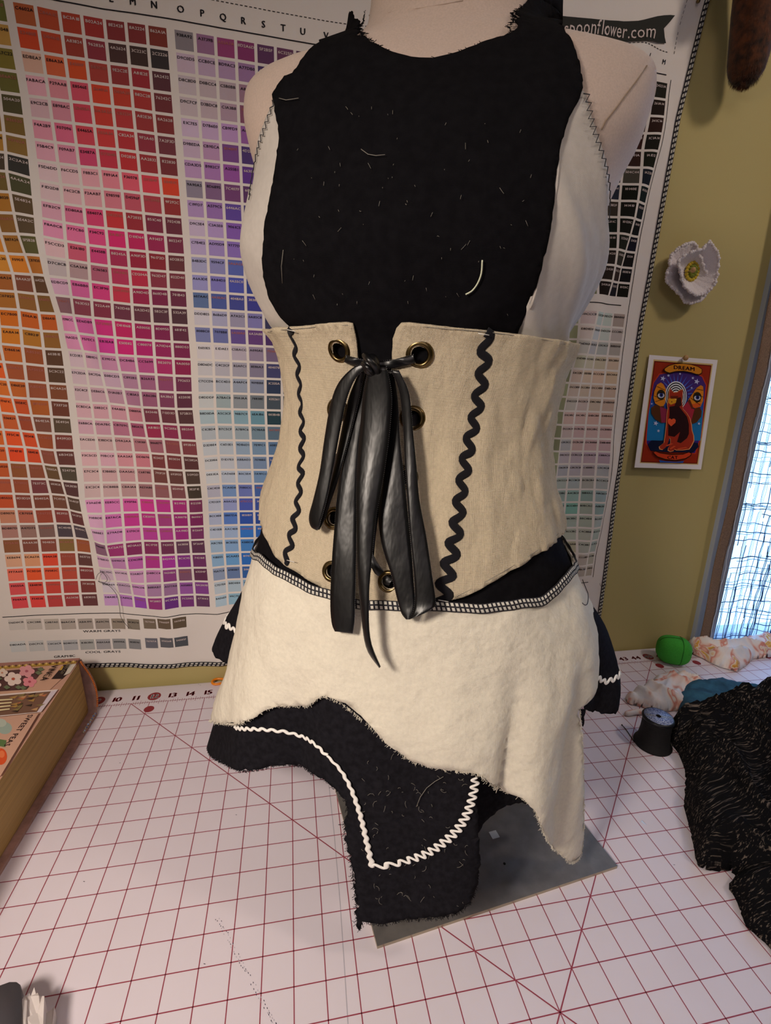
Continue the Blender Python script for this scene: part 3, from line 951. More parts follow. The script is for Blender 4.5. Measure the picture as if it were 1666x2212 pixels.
NP = 96; V = []; F = []
for z in zs:
    for k in range(NP): V.append(body.P(2 * PI * k / NP, z))
for j in range(len(zs) - 1):
    for k in range(NP): a_, b_ = j * NP + k, j * NP + (k + 1) % NP; F.append((a_, b_, b_ + NP, a_ + NP))
F.append(tuple(range(NP))); F.append(tuple(range((len(zs) - 1) * NP, len(zs) * NP))[::-1])
obj('torso', V, F, MT['form'], form)
# wooden neck cap
b = MB(); nc = CX + np.array([0, 0, 31.3]); b.lathe([(2.2, 0), (2.35, .1), (2.35, .35), (2.1, .5), (0.01, .55)], nc - SA * .08, 40); b.build('neck_cap', MT['pinwood'], form)
# armhole plates: oval canvas-covered discs with a seam line
for sgn, p in ((-1, ((532, 205), (560, 290), (545, 380), (530, 300))),):
    pass
b = MB(); b.tube([body.P(.62 + .0 * k, 0) * 0 + body.at(u, v, .01) for k, (u, v) in enumerate(((1398, 142), (1375, 175), (1352, 205), (1330, 235), (1308, 262), (1300, 280)))], .018, 5)
b.build('armhole_seam', mat('seam_taupe', s2l('9a8672'), .9), form)  # seam line in a darker taupe than the linen
b = MB(); b.tube([body.at(u, v, .01) for u, v in ((785, 32), (840, 27), (900, 18), (960, 8), (1000, 1))], .016, 5)
b.build('neck_seam', MT['form'], form)
# base plate, pole
q0, q1 = np.array([22.76, -14.40]), np.array([32.71, -13.19]); ex = (q1 - q0) / np.linalg.norm(q1 - q0); ey = np.array([-ex[1], ex[0]])
b = MB(); cn = [q0, q1, q1 + ey * 10, q0 + ey * 10]
b.add([(*c, .0) for c in cn] + [(*c, .13) for c in cn], [(0, 3, 2, 1), (0, 1, 5, 4), (1, 2, 6, 5), (2, 3, 7, 6), (3, 0, 4, 7)], 1)
b.add([(*c, .13) for c in cn], [(0, 1, 2, 3)], 0)
base = b.build('base_plate', [MT['metal'], MT['steeledge']], form, smooth=False)
p = onZ(1068, 1803, .14)
b = MB(); b.add([(*(p[:2] + ex * sx * .17 + ey * sy * .17), .145) for sx, sy in ((-1, -1), (1, -1), (1, 1), (-1, 1))], [(0, 1, 2, 3)]); b.build('sticker', MT['sticker'], base, smooth=False)
p = onZ(1090, 1866, .14)
b = MB(); b.lathe([(.0, .0), (.05, .0), (.05, .02), (.0, .02)], (p[0], p[1], .14), 12); b.build('screw_hole', MT['dark'], base)
b = MB(); pc = (26.4, -9.2); b.lathe([(.9, 0), (.9, .25), (.55, .5), (.5, .6), (.5, 9.7)], (*pc, .13), 28); b.build('pole', MT['metal'], form)


# ------------------------------------------------------------------ garment panels cut as outlines on the body surface
def inside(pt, poly):
    x, y = pt; c = False; n = len(poly); j = n - 1
    for i in range(n):
        xi, yi = poly[i]; xj, yj = poly[j]
        if (yi > y) != (yj > y) and x < (xj - xi) * (y - yi) / (yj - yi + 1e-12) + xi: c = not c
        j = i
    return c


PS = 5.0


def panel(name, surf, poly, m, parent, d=0.0, step=.22, thick=.05, holes=(), relief=None, fray=0.0, label=None, dens_step=.12):
    """poly: list of (phi, z); relief(phi, z) -> extra inches outward"""
    P = [np.array([a * PS, z]) for a, z in poly]
    P = dens(P, dens_step, True)
    if fray: P = [p + rng.normal(0, fray, 2) for p in P]
    H = [[np.array([a * PS, z]) for a, z in h] for h in holes]
    co = [Vector(p) for p in P]; ed = [(i, (i + 1) % len(P)) for i in range(len(P))]
    for h in H:
        b0 = len(co); co += [Vector(p) for p in h]; ed += [(b0 + i, b0 + (i + 1) % len(h)) for i in range(len(h))]
    A = np.array(P); x0, y0 = A.min(0); x1, y1 = A.max(0)
    pl = [tuple(p) for p in P]; hl = [[tuple(p) for p in h] for h in H]
    j = 0; y = y0 + step / 2
    while y < y1:
        x = x0 + (step / 2 if j % 2 else 0)
        while x < x1:
            if inside((x, y), pl) and not any(inside((x, y), h) for h in hl): co.append(Vector((x, y)))
            x += step
        y += step * .87; j += 1
    vs, _, fs, *_r = delaunay_2d_cdt(co, ed, [], 0, 1e-5)
    F = []
    for f in fs:
        c = (sum(vs[i][0] for i in f) / len(f), sum(vs[i][1] for i in f) / len(f))
        if inside(c, pl) and not any(inside(c, h) for h in hl): F.append(tuple(f))
    V = []
    for v in vs:
        ph, z = v[0] / PS, v[1]
        V.append(surf.P(ph, z, d + (relief(ph, z) if relief else 0)))
    o = obj(name, V, F, m, parent, uv=[(v[0], v[1]) for v in vs], solid=thick, soff=1)
    if label: o['label'] = label
    return o


def px(surf, pts, d=0.0): return [surf.hit(u, v, d) for u, v in pts]


rel_b = lambda ph, z: (.11 * max(0, math.cos(7 * math.atan2(ph * 5 + .5, z - 18.5) + .6)) * math.exp(-((z - 20.2) / 1.1) ** 2)) + .035 * noise.noise(Vector((ph * 4, z * .5, 1))) + .02 * noise.noise(Vector((ph * 12, z * 1.5, 4))) + .10 * math.exp(-((z - 21.3 - .4 * math.cos(ph * 3)) / .35) ** 2) * math.exp(-(ph / .5) ** 2) * .5
top = thing('halter_top', 'sleeveless halter top with black front panel and cream side panels on the dress form', 'top', tuple(CX + [0, 0, 18]))
bodice = Surf(BODY, .06)
Lout = px(bodice, [(655, 148), (640, 165), (622, 172), (604, 198), (597, 210)])
Lin = px(bodice, [(603, 235), (611, 275), (609, 330), (600, 400), (588, 460), (580, 520), (578, 560), (584, 600), (597, 645), (615, 680), (640, 710)])
Rin = px(bodice, [(1105, 735), (1125, 690), (1148, 620), (1166, 560), (1180, 500), (1188, 430), (1195, 360), (1208, 300), (1226, 250), (1246, 212)])
Rout = px(bodice, [(1250, 190), (1243, 150), (1232, 115), (1215, 80)])
NL = px(bodice, [(1125, 20), (1108, 55), (1098, 82), (1085, 88), (1050, 97), (1010, 113), (970, 127), (930, 135), (890, 133), (850, 122), (820, 105), (795, 92), (780, 78), (774, 62), (778, 42), (781, 28)])
backn = [(-1.75, 28.25), (-2.4, 28.6), (-3.3, 28.8)]
Lout = px(bodice, [(740, 40), (738, 62), (722, 88), (700, 100), (678, 115)]) + Lout
Rout = Rout + px(bodice, [(1198, 62), (1176, 38), (1162, 16), (1152, 2)])
poly = Lout + Lin + [(-.62, 18.4), (-.5, 11.8), (.5, 11.8), (.5, 18.4)] + Rin + Rout + [(1.75, 28.35), (2.2, 28.4), (3.1, 28.4), (3.1, 29.3), (2.2, 29.3), (1.7, 29.2), (1.3, 29.1)] + NL + \
    [(-1.9, 29.0), (-3.1, 29.3), (-3.1, 28.4), (-2.2, 28.3), (-1.75, 28.15)]
rel_f = lambda ph, z: rel_b(ph, z) - .09 * smooth((20.0 - z) / .6) + .42 * smooth((z - 27.5) / .7) * smooth((abs(ph) - 1.0) / .45)
panel('front_panel', bodice, poly, MT['black'], top, d=.10, relief=rel_f, fray=.012, label='black cotton front')
# cream side panels wrap round to the back
Lp = [(Lout[-1][0] + .02, Lout[-1][1])] + [(a + .015, z) for a, z in Lin] + [(-.55, 18.4), (-3.1, 18.4), (-3.1, 22.5), (-2.4, 23.0), (-1.9, 23.6)] + px(bodice, [(548, 400), (551, 350), (560, 305), (572, 270), (588, 235)])


def rel_w(ph, z):
    return .05 * noise.noise(Vector((ph * 3, z * .6, 11))) + .13 * max(0, math.sin(ph * 15 + z * 2.4 + 2 * noise.noise(Vector((ph, z * .3, 2))))) * (1 if ph > 0 else .25) * smooth((26 - z) / 4)


panel('side_panel', bodice, Lp, MT['white'], top, d=.0, relief=rel_w)
RO = px(bodice, [(1256, 200), (1268, 232), (1284, 285), (1298, 340), (1306, 400), (1303, 455)])
Rp = [(a - .012, z) for a, z in Rin] + RO + [(1.75, 23.3), (2.3, 22.9), (3.1, 22.5), (3.1, 18.4), (.4, 18.4)]
panel('side_panel', bodice, Rp, MT['white'], top, d=.0, relief=rel_w)


def stitch(name, surf, pts, m, parent, amp=.1, per=.32, r=.014, d=.1, zig=True, rel=None):
    P = catmull([np.array([a * PS, z]) for a, z in px(surf, pts)], 6); P, t = resample(P, per / 2)
    mb = MB(); Q = []
    for i, p in enumerate(P):
        n = P[min(i + 1, len(P) - 1)] - P[max(i - 1, 0)]; n = np.array([-n[1], n[0]]) / (np.linalg.norm(n) + 1e-9)
        q = p + n * amp * (1 if i % 2 else -1) * (1 if zig else 0); Q.append(surf.P(q[0] / PS, q[1], d + (rel(q[0] / PS, q[1]) if rel else 0)))
    mb.tube(Q, r, 5); return mb.build(name, m, parent)


stitch('zigzag_stitching', bodice, [(1256, 205), (1266, 245), (1280, 300), (1292, 350), (1300, 400), (1301, 450), (1298, 480)], MT['thread'], top, .06, .25, rel=rel_w)
stitch('zigzag_stitching', bodice, [(599, 222), (590, 250), (578, 285), (566, 320), (557, 355), (550, 390), (548, 430)], MT['thread'], top, .055, .24, rel=rel_w)
stitch('topstitching', bodice, [(1240, 222), (1224, 256), (1208, 300), (1198, 360), (1192, 430), (1184, 500), (1170, 560), (1152, 620), (1136, 668)], MT['white'], top, 0, .2, .035, .05, False, rel_w)
b = MB()
for pts in (((1042, 562), (1040, 590), (1032, 612), (1020, 628), (1006, 636)),):
    b.tube([bodice.at(u, v, .26) for u, v in catmull(pts, 4)], .02, 5)
tag(b.build('loose_thread', mat('green_white_thread', s2l('d8dcc0'), .8)), 'pale green thread lying on the right of the black halter front', 'thread')
b = MB()
for k in range(70):
    u, v = random.uniform(620, 1150), random.uniform(230, 680); a = random.uniform(0, 6.3); l = random.uniform(3, 14); c = random.uniform(-1, 1)
    b.tube([bodice.at(u + l * math.cos(a + c * t), v + l * math.sin(a + c * t) * t, .21) for t in (0, .5, 1)], .0045, 4)
for pts in (((780, 322), (795, 333), (812, 336), (832, 334)), ((612, 540), (608, 575), (610, 612)), ((603, 212), (618, 216), (645, 212))):
    b.tube([bodice.at(u, v, .22) for u, v in pts], .008, 4)
o = b.build('lint', MT['lint'], top); o['kind'] = 'stuff'

# ------------------------------------------------------------------ corset
corset = Surf([(z, a + .16 * smooth((z - 18.6) / 1.4) - .2 * smooth((z - 19.9) / 1), b_ + .16 * smooth((z - 18.6) / 1.4) - .05 * smooth((z - 19.9) / 1), c, d, n) for z, a, b_, c, d, n in BODY], .24)
cor = thing('corset', 'natural canvas waist corset with brass grommets and black wavy rickrack trim', 'corset', tuple(CX + [0, 0, 12.4]))


def rel_c(ph, z):
    r = .07 * noise.noise(Vector((ph * 6, z * .5, 21))) + .05 * abs(noise.noise(Vector((ph * 11, z * .8, 61)))) + .045 * noise.noise(Vector((ph * 14, z * 1.1, 5)))
    if ph > .25: r += 1.6 * .09 * abs(noise.noise(Vector((ph * 8, z * .9, 33)))) * smooth((ph - .25) / .3)
    for pc in (.86, .93, 1.0, -1.2, -1.12):                     # boning channels
        r += .05 * math.exp(-((ph - pc - .04 * math.sin(z * .5)) / .02) ** 2)
    r += .10 * math.exp(-((ph - .17 - .012 * (17 - z)) / .045) ** 2) * smooth((17.6 - z) / 1.5) * smooth((z - 13.5) / 1)
    return r


def ring_uv(surf, u, v, r, n=20, d=0):
    """(phi, z) loop of a circle of r inches round the point seen at the pixel"""
    ph, z = surf.hit(u, v, d); e = .01
    s_ = np.linalg.norm(surf.P(ph + e, z) - surf.P(ph - e, z)) / (2 * e)
    return [(ph + r * math.cos(2 * PI * k / n) / s_, z + r * math.sin(2 * PI * k / n)) for k in range(n)], ph, z


GL_ = [(737, 758, .37), (733, 885, .37), (735, 1003, .36), (726, 1118, .36), (722, 1232, .36)]
GR_ = [(907, 767, .39), (892, 904, .385), (878, 1030, .37), (862, 1145, .36), (842, 1254, .36)]
LC = px(corset, [(580, 711), (600, 707), (650, 704), (700, 698), (750, 695), (763, 697), (768, 715), (774, 745), (778, 800), (781, 900), (783, 1000), (784, 1100), (784, 1200), (783, 1292), (770, 1300), (735, 1288), (690, 1262), (640, 1235), (600, 1203), (583, 1170), (568, 1125)]) + \
    [(-1.5, 13.15), (-1.9, 13.4), (-2.6, 13.8), (-3.1, 13.9), (-3.1, 19.9), (-2.2, 19.9), (-1.6, 20.0)]
RC = px(corset, [(848, 760), (850, 730), (858, 708), (868, 697), (885, 696), (950, 703), (1020, 709), (1090, 718), (1160, 728), (1225, 738)]) + [(1.6, 19.75), (2.2, 19.9), (3.1, 19.9), (3.1, 13.9), (2.4, 13.6), (1.8, 13.5)] + \
    px(corset, [(1210, 1152), (1185, 1175), (1150, 1200), (1100, 1232), (1050, 1262), (1000, 1288), (950, 1302), (870, 1306), (800, 1306), (800, 1250), (810, 1200), (822, 1100), (830, 1000), (838, 900), (846, 800)])
for nm, poly, G_ in (('left_panel', LC, GL_), ('right_panel', RC, GR_)):
    hs = [ring_uv(corset, u, v, r * .58)[0] for u, v, r in G_]
    pn = panel('canvas_panel', corset, poly, MT['canvas'], cor, d=.0, relief=rel_c, holes=hs, thick=.07, step=.2)
for u, v, r in GL_ + GR_:
    ph, z = corset.hit(u, v); c = corset.P(ph, z, .1); e = .02
    tx = corset.P(ph + e, z) - corset.P(ph - e, z); tx /= np.linalg.norm(tx)
    tz = corset.P(ph, z + .1) - corset.P(ph, z - .1); tz /= np.linalg.norm(tz); nn = np.cross(tx, tz); nn = -nn if nn @ FA < 0 else nn
    prof = [(r * .56, -.12), (r * .56, .0), (r * .60, .045), (r * .72, .075), (r * .88, .05), (r, .0), (r * 1.0, -.02), (r * .9, -.02)]
    V = []; F = []; n = 36
    for q, h in prof:
        for i in range(n):
            a_ = 2 * PI * i / n; V.append(c + tx * q * math.cos(a_) + tz * q * math.sin(a_) + nn * (h - .02))
    for j in range(len(prof) - 1):
        for i in range(n): a_, b_ = j * n + i, j * n + (i + 1) % n; F.append((a_, b_, b_ + n, a_ + n))
    obj('grommet', V, F, MT['brass'], cor, origin=c)


def rickrack(name, surf, pts, w, amp, per, m, parent, d=.12, thick=.04, phase=0.0, abs_=None, rel=None):
    P = catmull([np.array([a * PS, z]) for a, z in (abs_ if abs_ else px(surf, pts))], 8); P, t = resample(P, per / 14)
    V = []; Qp = []
    for i, p in enumerate(P):
        n = P[min(i + 1, len(P) - 1)] - P[max(i - 1, 0)]; n = np.array([-n[1], n[0]]) / (np.linalg.norm(n) + 1e-9)
        Qp.append(p + n * amp * math.sin(2 * PI * t[i] / per + phase))
    for i, p in enumerate(Qp):
        n = Qp[min(i + 1, len(P) - 1)] - Qp[max(i - 1, 0)]; n = np.array([-n[1], n[0]]) / (np.linalg.norm(n) + 1e-9)
        for k in (-.5, -.25, 0, .25, .5):
            q = p + n * w * k
            V.append(surf.P(q[0] / PS, q[1], d + .03 * (1 - 4 * k * k) + (rel(q[0] / PS, q[1]) if rel else 0)))
    F = [(5 * i + k, 5 * i + k + 1, 5 * i + 6 + k, 5 * i + 5 + k) for i in range(len(P) - 1) for k in range(4)]
    return obj(name, V, F, m, parent, solid=thick, soff=1)


rickrack('rickrack_trim', corset, [(629, 708), (640, 750), (650, 800), (655, 860), (657, 930), (656, 1000), (653, 1060), (645, 1110), (634, 1160), (620, 1215)], .18, .105, .565, MT['trimblack'], cor, phase=1.6, rel=rel_c, d=.09)
rickrack('rickrack_trim', corset, [(1048, 718), (1044, 780), (1034, 840), (1024, 900), (1011, 960), (1000, 1020), (991, 1080), (983, 1140), (973, 1200), (962, 1250), (955, 1300)], .235, .145, .60, MT['trimblack'], cor, phase=0, rel=rel_c, d=.09)
rickrack('rickrack_trim', corset, None, .24, .15, .63, MT['trimblack'], cor, abs_=[(1.72, 19.7), (1.66, 18), (1.62, 16.5), (1.64, 15), (1.68, 13.7)])
for (u, v, w) in ((629, 714, 9), (1045, 722, 12), (628, 1212, 8), (958, 1298, 11)):
    b = MB(); b.tube([corset.at(u + k * w, v + (k * 2), .22) for k in (-1, 0, 1)], .012, 4); b.build('tack_stitch', MT['threadw'], cor)
for side, pts in ((0, [(585, 718), (650, 711), (700, 706), (756, 703)]), (1, [(872, 703), (950, 710), (1040, 717), (1120, 727), (1215, 744)]), (1, [(1200, 1150), (1150, 1190), (1090, 1228), (1030, 1262), (985, 1285)])):
    stitch('topstitching', corset, pts, MT['lint'], cor, 0, .2, .008, .1, False)

# ------------------------------------------------------------------ skirt


def rip_c(ph, z):
    k = smooth((12.2 - z) / 7.5)
    r = .018 * math.sin(5 * ph + .6) + .012 * math.sin(9 * ph + 2.0)
    r += -.10 * math.exp(-((ph - .455 - .004 * z) / .05) ** 2) + .05 * math.exp(-((ph - .30) / .11) ** 2) + .05 * math.exp(-((ph - .62) / .13) ** 2)
    r += -.065 * math.exp(-((ph + .46) / .09) ** 2) + .035 * math.exp(-((ph + .72) / .13) ** 2) + .04 * math.exp(-((ph + .25) / .14) ** 2) - .05 * math.exp(-((ph - .98) / .09) ** 2) - .03 * math.exp(-((ph - .05) / .08) ** 2)
    if abs(ph) > 1.9: r += .03 * math.sin(8 * ph)
    return r * k


SK = smoothtab([(13.2, 5.95, 5.15, 4.35, 4.2, 2.2), (12, 6.3, 5.65, 4.6, 4.5, 2.2), (11, 6.55, 6.15, 4.8, 4.7, 2.2), (10, 6.8, 6.6, 5.0, 4.9, 2.2), (9, 7.0, 6.7, 5.2, 5.0, 2.2), (7, 7.5, 6.75, 5.5, 5.3, 2.2), (5, 8.1, 6.8, 5.7, 5.5, 2.2),
                (3.9, 8.45, 6.85, 5.85, 5.6, 2.2), (2, 8.9, 7.0, 6.0, 5.7, 2.2), (-.5, 9.2, 7.1, 6.1, 5.8, 2.2)])
SKB = smoothtab([(13.2, 5.9, 5.05, 4.3, 4.15, 2.2), (12, 6.2, 5.55, 4.5, 4.4, 2.2), (10, 6.7, 6.45, 4.9, 4.8, 2.2), (7, 7.38, 6.6, 5.38, 5.2, 2.2), (5, 7.98, 6.6, 5.65, 5.4, 2.2), (3.9, 8.4, 6.6, 5.8, 5.5, 2.2), (2, 8.9, 6.7, 6.15, 5.7, 2.2), (.8, 9.1, 6.8, 6.5, 5.7, 2.2), (-.5, 9.2, 6.8, 6.7, 5.8, 2.2)])
skc = Surf(SK, .05, rip_c)
skb = Surf(SKB, -.06, lambda ph, z: rip_c(ph, z) * .9)
sk = thing('layered_skirt', 'cream peplum skirt over a black raw-edged layer with white zigzag rickrack', 'skirt', tuple(CX + [0, 0, 1.0]))
yoke = Surf(BODY, .12)
seam_px = [(548, 1188), (570, 1208), (595, 1228), (630, 1248), (670, 1268), (710, 1283), (760, 1300), (810, 1306), (870, 1309), (940, 1309), (1000, 1312), (1060, 1311), (1110, 1305), (1160, 1298), (1195, 1275), (1225, 1240), (1249, 1212)]
seam_c = px(skc, seam_px)
sa = sorted(seam_c)
sa = [(-3.14, 12.9), (-2.4, 12.7), (-1.9, 12.35)] + [q for q in sa if -1.75 < q[0] < 1.75] + [(1.95, 12.8), (2.5, 12.9), (3.14, 12.9)]
panel('yoke', yoke, [(-3.13, 14.8), (3.13, 14.8), (3.13, 12.4), (1.9, 12.2), (1.2, 11.4), (.6, 11.2), (-.6, 11.2), (-1.2, 11.3), (-1.9, 12.0), (-3.13, 12.4)], MT['black'], sk, relief=lambda p, z: .05 * noise.noise(Vector((p * 6, z, 3))), label='black waist yoke')


def rel_s(ph, z):
    return .14 * noise.noise(Vector((ph * 3.2, z * .45, 41))) + .07 * abs(noise.noise(Vector((ph * 7 + z * .5, z * .8, 77)))) + .045 * noise.noise(Vector((ph * 8, z * .9, 17))) + .03 * noise.noise(Vector((ph * 20, z * 3, 9)))



H1 = px(skc, [(1247, 1530), (1254, 1620), (1256, 1720), (1256, 1800), (1256, 1835), (1228, 1860), (1205, 1840), (1180, 1812), (1165, 1780), (1150, 1745), (1128, 1722), (1085, 1703), (1050, 1685), (1028, 1668), (980, 1660), (930, 1652), (890, 1640), (850, 1612), (815, 1578), (780, 1548), (745, 1520), (707, 1501), (690, 1506), (670, 1521), (640, 1522), (605, 1523), (575, 1533), (545, 1552), (515, 1562), (480, 1560), (458, 1555)])
H1 = [(min(a, 1.42), z) for a, z in H1]
polyc = [(a, z + .02) for a, z in sa] + [(3.14, 8.2), (2.6, 7.6), (2.2, 8.4), (1.85, 9.0)] + [(1.62, 9.3), (1.52, 8.6)] + H1 + [(-1.6, 4.1), (-1.9, 5.6), (-2.4, 7.0), (-3.14, 8.2)]
cl = panel('peplum_layer', skc, polyc, MT['cream'], sk, relief=rel_s, fray=.014, step=.24, label='cream muslin upper layer')
# black layer below
HB = px(skb, [(1033, 1850), (1030, 1900), (1015, 1945), (985, 1970), (940, 1980), (890, 1983), (840, 1992), (800, 1992), (786, 1990), (778, 2006), (772, 1985), (771, 1950), (765, 1900), (758, 1850), (748, 1810), (746, 1780), (752, 1755), (748, 1730), (728, 1705), (700, 1680), (665, 1660), (640, 1652), (600, 1651), (560, 1660), (525, 1664), (495, 1652), (462, 1635), (449, 1610)])
polyb = [(-1.45, 4.9), (-1.3, 10.5), (.95, 10.5), (.62, 6.2)] + px(skb, [(1028, 1665), (1030, 1760)]) + HB
panel('under_layer', skb, polyb, MT['blackflan'], sk, relief=lambda p, z: .06 * noise.noise(Vector((p * 4, z * .6, 51))), fray=.02, step=.22, label='black flannel lower layer')
skin = Surf([(z, a - .9, b_ - .6, c - 1.3, d_ - .6, n) for z, a, b_, c, d_, n in SKB])
PI_ = px(skin, [(1000, 1640), (1100, 1650), (1250, 1690), (1200, 1745), (1130, 1731), (1095, 1737), (1070, 1752), (1048, 1772), (1030, 1800), (1000, 1800)])
panel('under_layer', skin, PI_, MT['blackflan'], sk, fray=.02, label='black flannel fold behind the front flap')
# back of the black layer, flaring wider
sko = Surf([(z, a_ + .0, b_ + .0, c_ - .1, d_ + .1, n_) for z, a_, b_, c_, d_, n_ in SK], -.12,
           lambda ph, z: rip_c(ph, z) + ((.15 if ph < 0 else .23) * smooth((abs(ph) - 1.22) / .36) + .03 * math.sin(7 * ph)) * smooth((12.0 - z) / 5))
panel('under_layer', sko, [(-1.2, 12.0), (-1.2, 9.0)] + px(sko, [(515, 1442), (500, 1437), (485, 1429), (470, 1420)]) + [(-2.0, 7.0), (-2.6, 6.4), (-3.14, 6.2), (-3.14, 12.4)], MT['blackflan'], sk, fray=.02, label='black flannel lower layer at the back left')
panel('under_layer', sko, [(1.1, 11.6), (1.1, 9.0), (1.1, 7.2)] + px(sko, [(1250, 1528), (1285, 1536), (1310, 1540), (1326, 1541)]) + [(2.0, 6.6), (2.6, 6.1), (3.14, 6.2), (3.14, 12.4), (1.6, 12.2)], MT['blackflan'], sk, fray=.02, label='black flannel lower layer at the back right')
b = MB()
for k in range(90):
    u, v = random.uniform(780, 1015), random.uniform(1640, 1960); a = random.uniform(0, 6.3); l = random.uniform(3, 16); c_ = random.uniform(-1.5, 1.5)
    b.tube([skb.at(u + l * t * math.cos(a + c_ * t), v + l * t * math.sin(a + c_ * t), .13) for t in (0, .35, .7, 1)], .0045, 4)
b.tube([skb.at(u, v, .14) for u, v in ((958, 1678), (940, 1688), (922, 1702), (908, 1722), (900, 1742))], .008, 4)
o = b.build('lint', MT['lint'], sk); o['kind'] = 'stuff'
# seams and trims
P = catmull([np.array([a * PS, z]) for a, z in sa], 4); P, t = resample(P, .15)
pts3 = [skc.P(p[0] / PS, p[1] + .04 + .05 * noise.noise(Vector((p[0] * 1.5, 0, 5))), .12 + .05 * noise.noise(Vector((p[0] * 2, 4, 5)))) for p in P]
seam_strip(pts3, [skc.P(p[0] / PS, p[1] + .5, .05) - skc.P(p[0] / PS, p[1] - .5, .14) for p in P], .27, 'overlock_seam', MT['overlock'], sk)
rickrack('rickrack_trim', skb, [(515, 1568), (545, 1571), (580, 1572), (620, 1576), (655, 1585), (685, 1601), (712, 1626)], .10, .035, .24, MT['trimwhite'], sk, d=.14)
rickrack('rickrack_trim', skb, [(712, 1626), (738, 1654), (760, 1692), (776, 1735), (787, 1775), (797, 1820), (806, 1862)], .085, .014, .26, MT['trimwhite'], sk, d=.14)
rickrack('rickrack_trim', skb, [(806, 1864), (840, 1860), (880, 1850), (920, 1835), (955, 1812), (985, 1784), (1005, 1752), (1016, 1720), (1022, 1690), (1024, 1672)], .075, .08, .22, MT['trimwhite'], sk, d=.14)
rickrack('rickrack_trim', sko, None, .11, .07, .3, MT['trimwhite'], sk, d=.08, abs_=px(sko, [(525, 1372), (512, 1362), (498, 1352), (490, 1345)]) + [(-2.0, 8.6), (-3.0, 8.4)])
rickrack('rickrack_trim', sko, None, .11, .07, .3, MT['trimwhite'], sk, d=.08, abs_=px(sko, [(1238, 1455), (1262, 1460), (1290, 1465), (1318, 1467)]) + [(2.0, 7.8), (3.0, 8.0)])


def frayed(name, surf, pts, m, n, l, parent, d=.02):
    P = catmull([np.array([a * PS, z]) for a, z in pts], 6); P, t = resample(P, .02); mb = MB()
    for i in range(n):
        p = P[random.randrange(len(P))]; q = p + [random.gauss(0, .035), -random.uniform(.3, 1) * l]
        mb.tube([surf.P(p[0] / PS, p[1] + .03, d), surf.P((p[0] * .4 + q[0] * .6) / PS, (p[1] + q[1]) / 2, d + .02), surf.P(q[0] / PS, q[1], d + random.uniform(-.03, .05))], .007, 3, cap=False)
    o = mb.build(name, m, parent); o['kind'] = 'stuff'; return o


frayed('frayed_hem', skc, H1, MT['cream'], 1300, .07, sk, .08)
frayed('frayed_hem', skb, HB, MT['blackflan'], 1200, .08, sk, .02)
frayed('frayed_neckline', bodice, NL, MT['black'], 420, -.07, top, .08)
b = MB(); b.tube([skc.at(u, v, .12) for u, v in catmull([(1260, 1252), (1266, 1256), (1270, 1275), (1271, 1295), (1268, 1306), (1262, 1306), (1258, 1302)], 3)], .014, 5)
tag(b.build('loose_thread', MT['thread']), 'hooked dark thread on the cream skirt at its right hip', 'thread')

# ------------------------------------------------------------------ satin ribbon tied at the front of the corset
rb = thing('satin_ribbon', 'black satin ribbon threaded through the top grommets and tied in a drooping bow', 'ribbon', tuple(corset.at(800, 1340, .3)))


def ribbon(name, Lp, Rp, d, parent=rb, thick=.02, curl=.03):
    """ribbon between two photo-measured edges hanging d(t) inches in front of the corset"""
    L2 = np.array(catmull([np.array(p, float) for p in Lp], 6)); R2 = np.array(catmull([np.array(p, float) for p in Rp], 6))
    n = 44; T = np.linspace(0, 1, n)
    rs = lambda A: np.array([[np.interp(t, np.linspace(0, 1, len(A)), A[:, k]) for k in (0, 1)] for t in T])
    L2, R2 = rs(L2), rs(R2); V = []; uv = []; W = 6; hemf = None
    for i in range(n):
        for k in range(W + 1):
            s_ = k / W; q = L2[i] * (1 - s_) + R2[i] * s_; dd = d(T[i]) if callable(d) else d
            dd += curl * math.sin(s_ * PI) + .03 * math.sin(T[i] * 9 + s_ * 2 + len(Lp))
            sf = corset if q[1] < 1240 else corset
            V.append(sf.at(q[0], q[1], dd)); uv.append((s_, T[i]))
    F = [((W + 1) * i + k, (W + 1) * i + k + 1, (W + 1) * (i + 1) + k + 1, (W + 1) * (i + 1) + k) for i in range(n - 1) for k in range(W)]
    o = obj(name, V, F, MT['satin'], parent, uv=uv, solid=thick, soff=0)
    for nm, kk in (('picot_edge', 0), ('picot_edge', W)):
        mb = MB(); pts = [V[(W + 1) * i + kk] for i in range(n)]
        P2, _ = resample(pts, .055)
        for i in range(0, len(P2) - 1, 1):
            mb.ball(P2[i], .0125, 5, 4)
        e = mb.build(nm, MT['picot'], o)
    return o


ribbon('ribbon_tail', [(790, 800), (768, 865), (750, 930), (738, 1000), (728, 1080), (722, 1150), (717, 1220), (714, 1300), (717, 1345), (724, 1364)],
       [(803, 800), (792, 870), (780, 930), (774, 1000), (771, 1080), (770, 1150), (769, 1220), (767, 1300), (766, 1340), (762, 1368)], lambda t: .22 + .35 * t)
ribbon('ribbon_loop', [(790, 785), (762, 795), (730, 830), (713, 880), (701, 950), (691, 1020), (677, 1080), (668, 1115), (672, 1137), (684, 1145)],
       [(797, 792), (770, 815), (750, 860), (737, 920), (722, 1000), (708, 1070), (699, 1105), (693, 1125), (690, 1138), (686, 1145)], lambda t: .55 + .25 * math.sin(PI * t))
ribbon('ribbon_loop', [(778, 800), (757, 850), (744, 900), (730, 970), (714, 1040), (702, 1090), (693, 1120), (686, 1143)],
       [(788, 800), (775, 865), (763, 915), (746, 980), (730, 1038), (714, 1085), (703, 1118), (690, 1145)], .42)
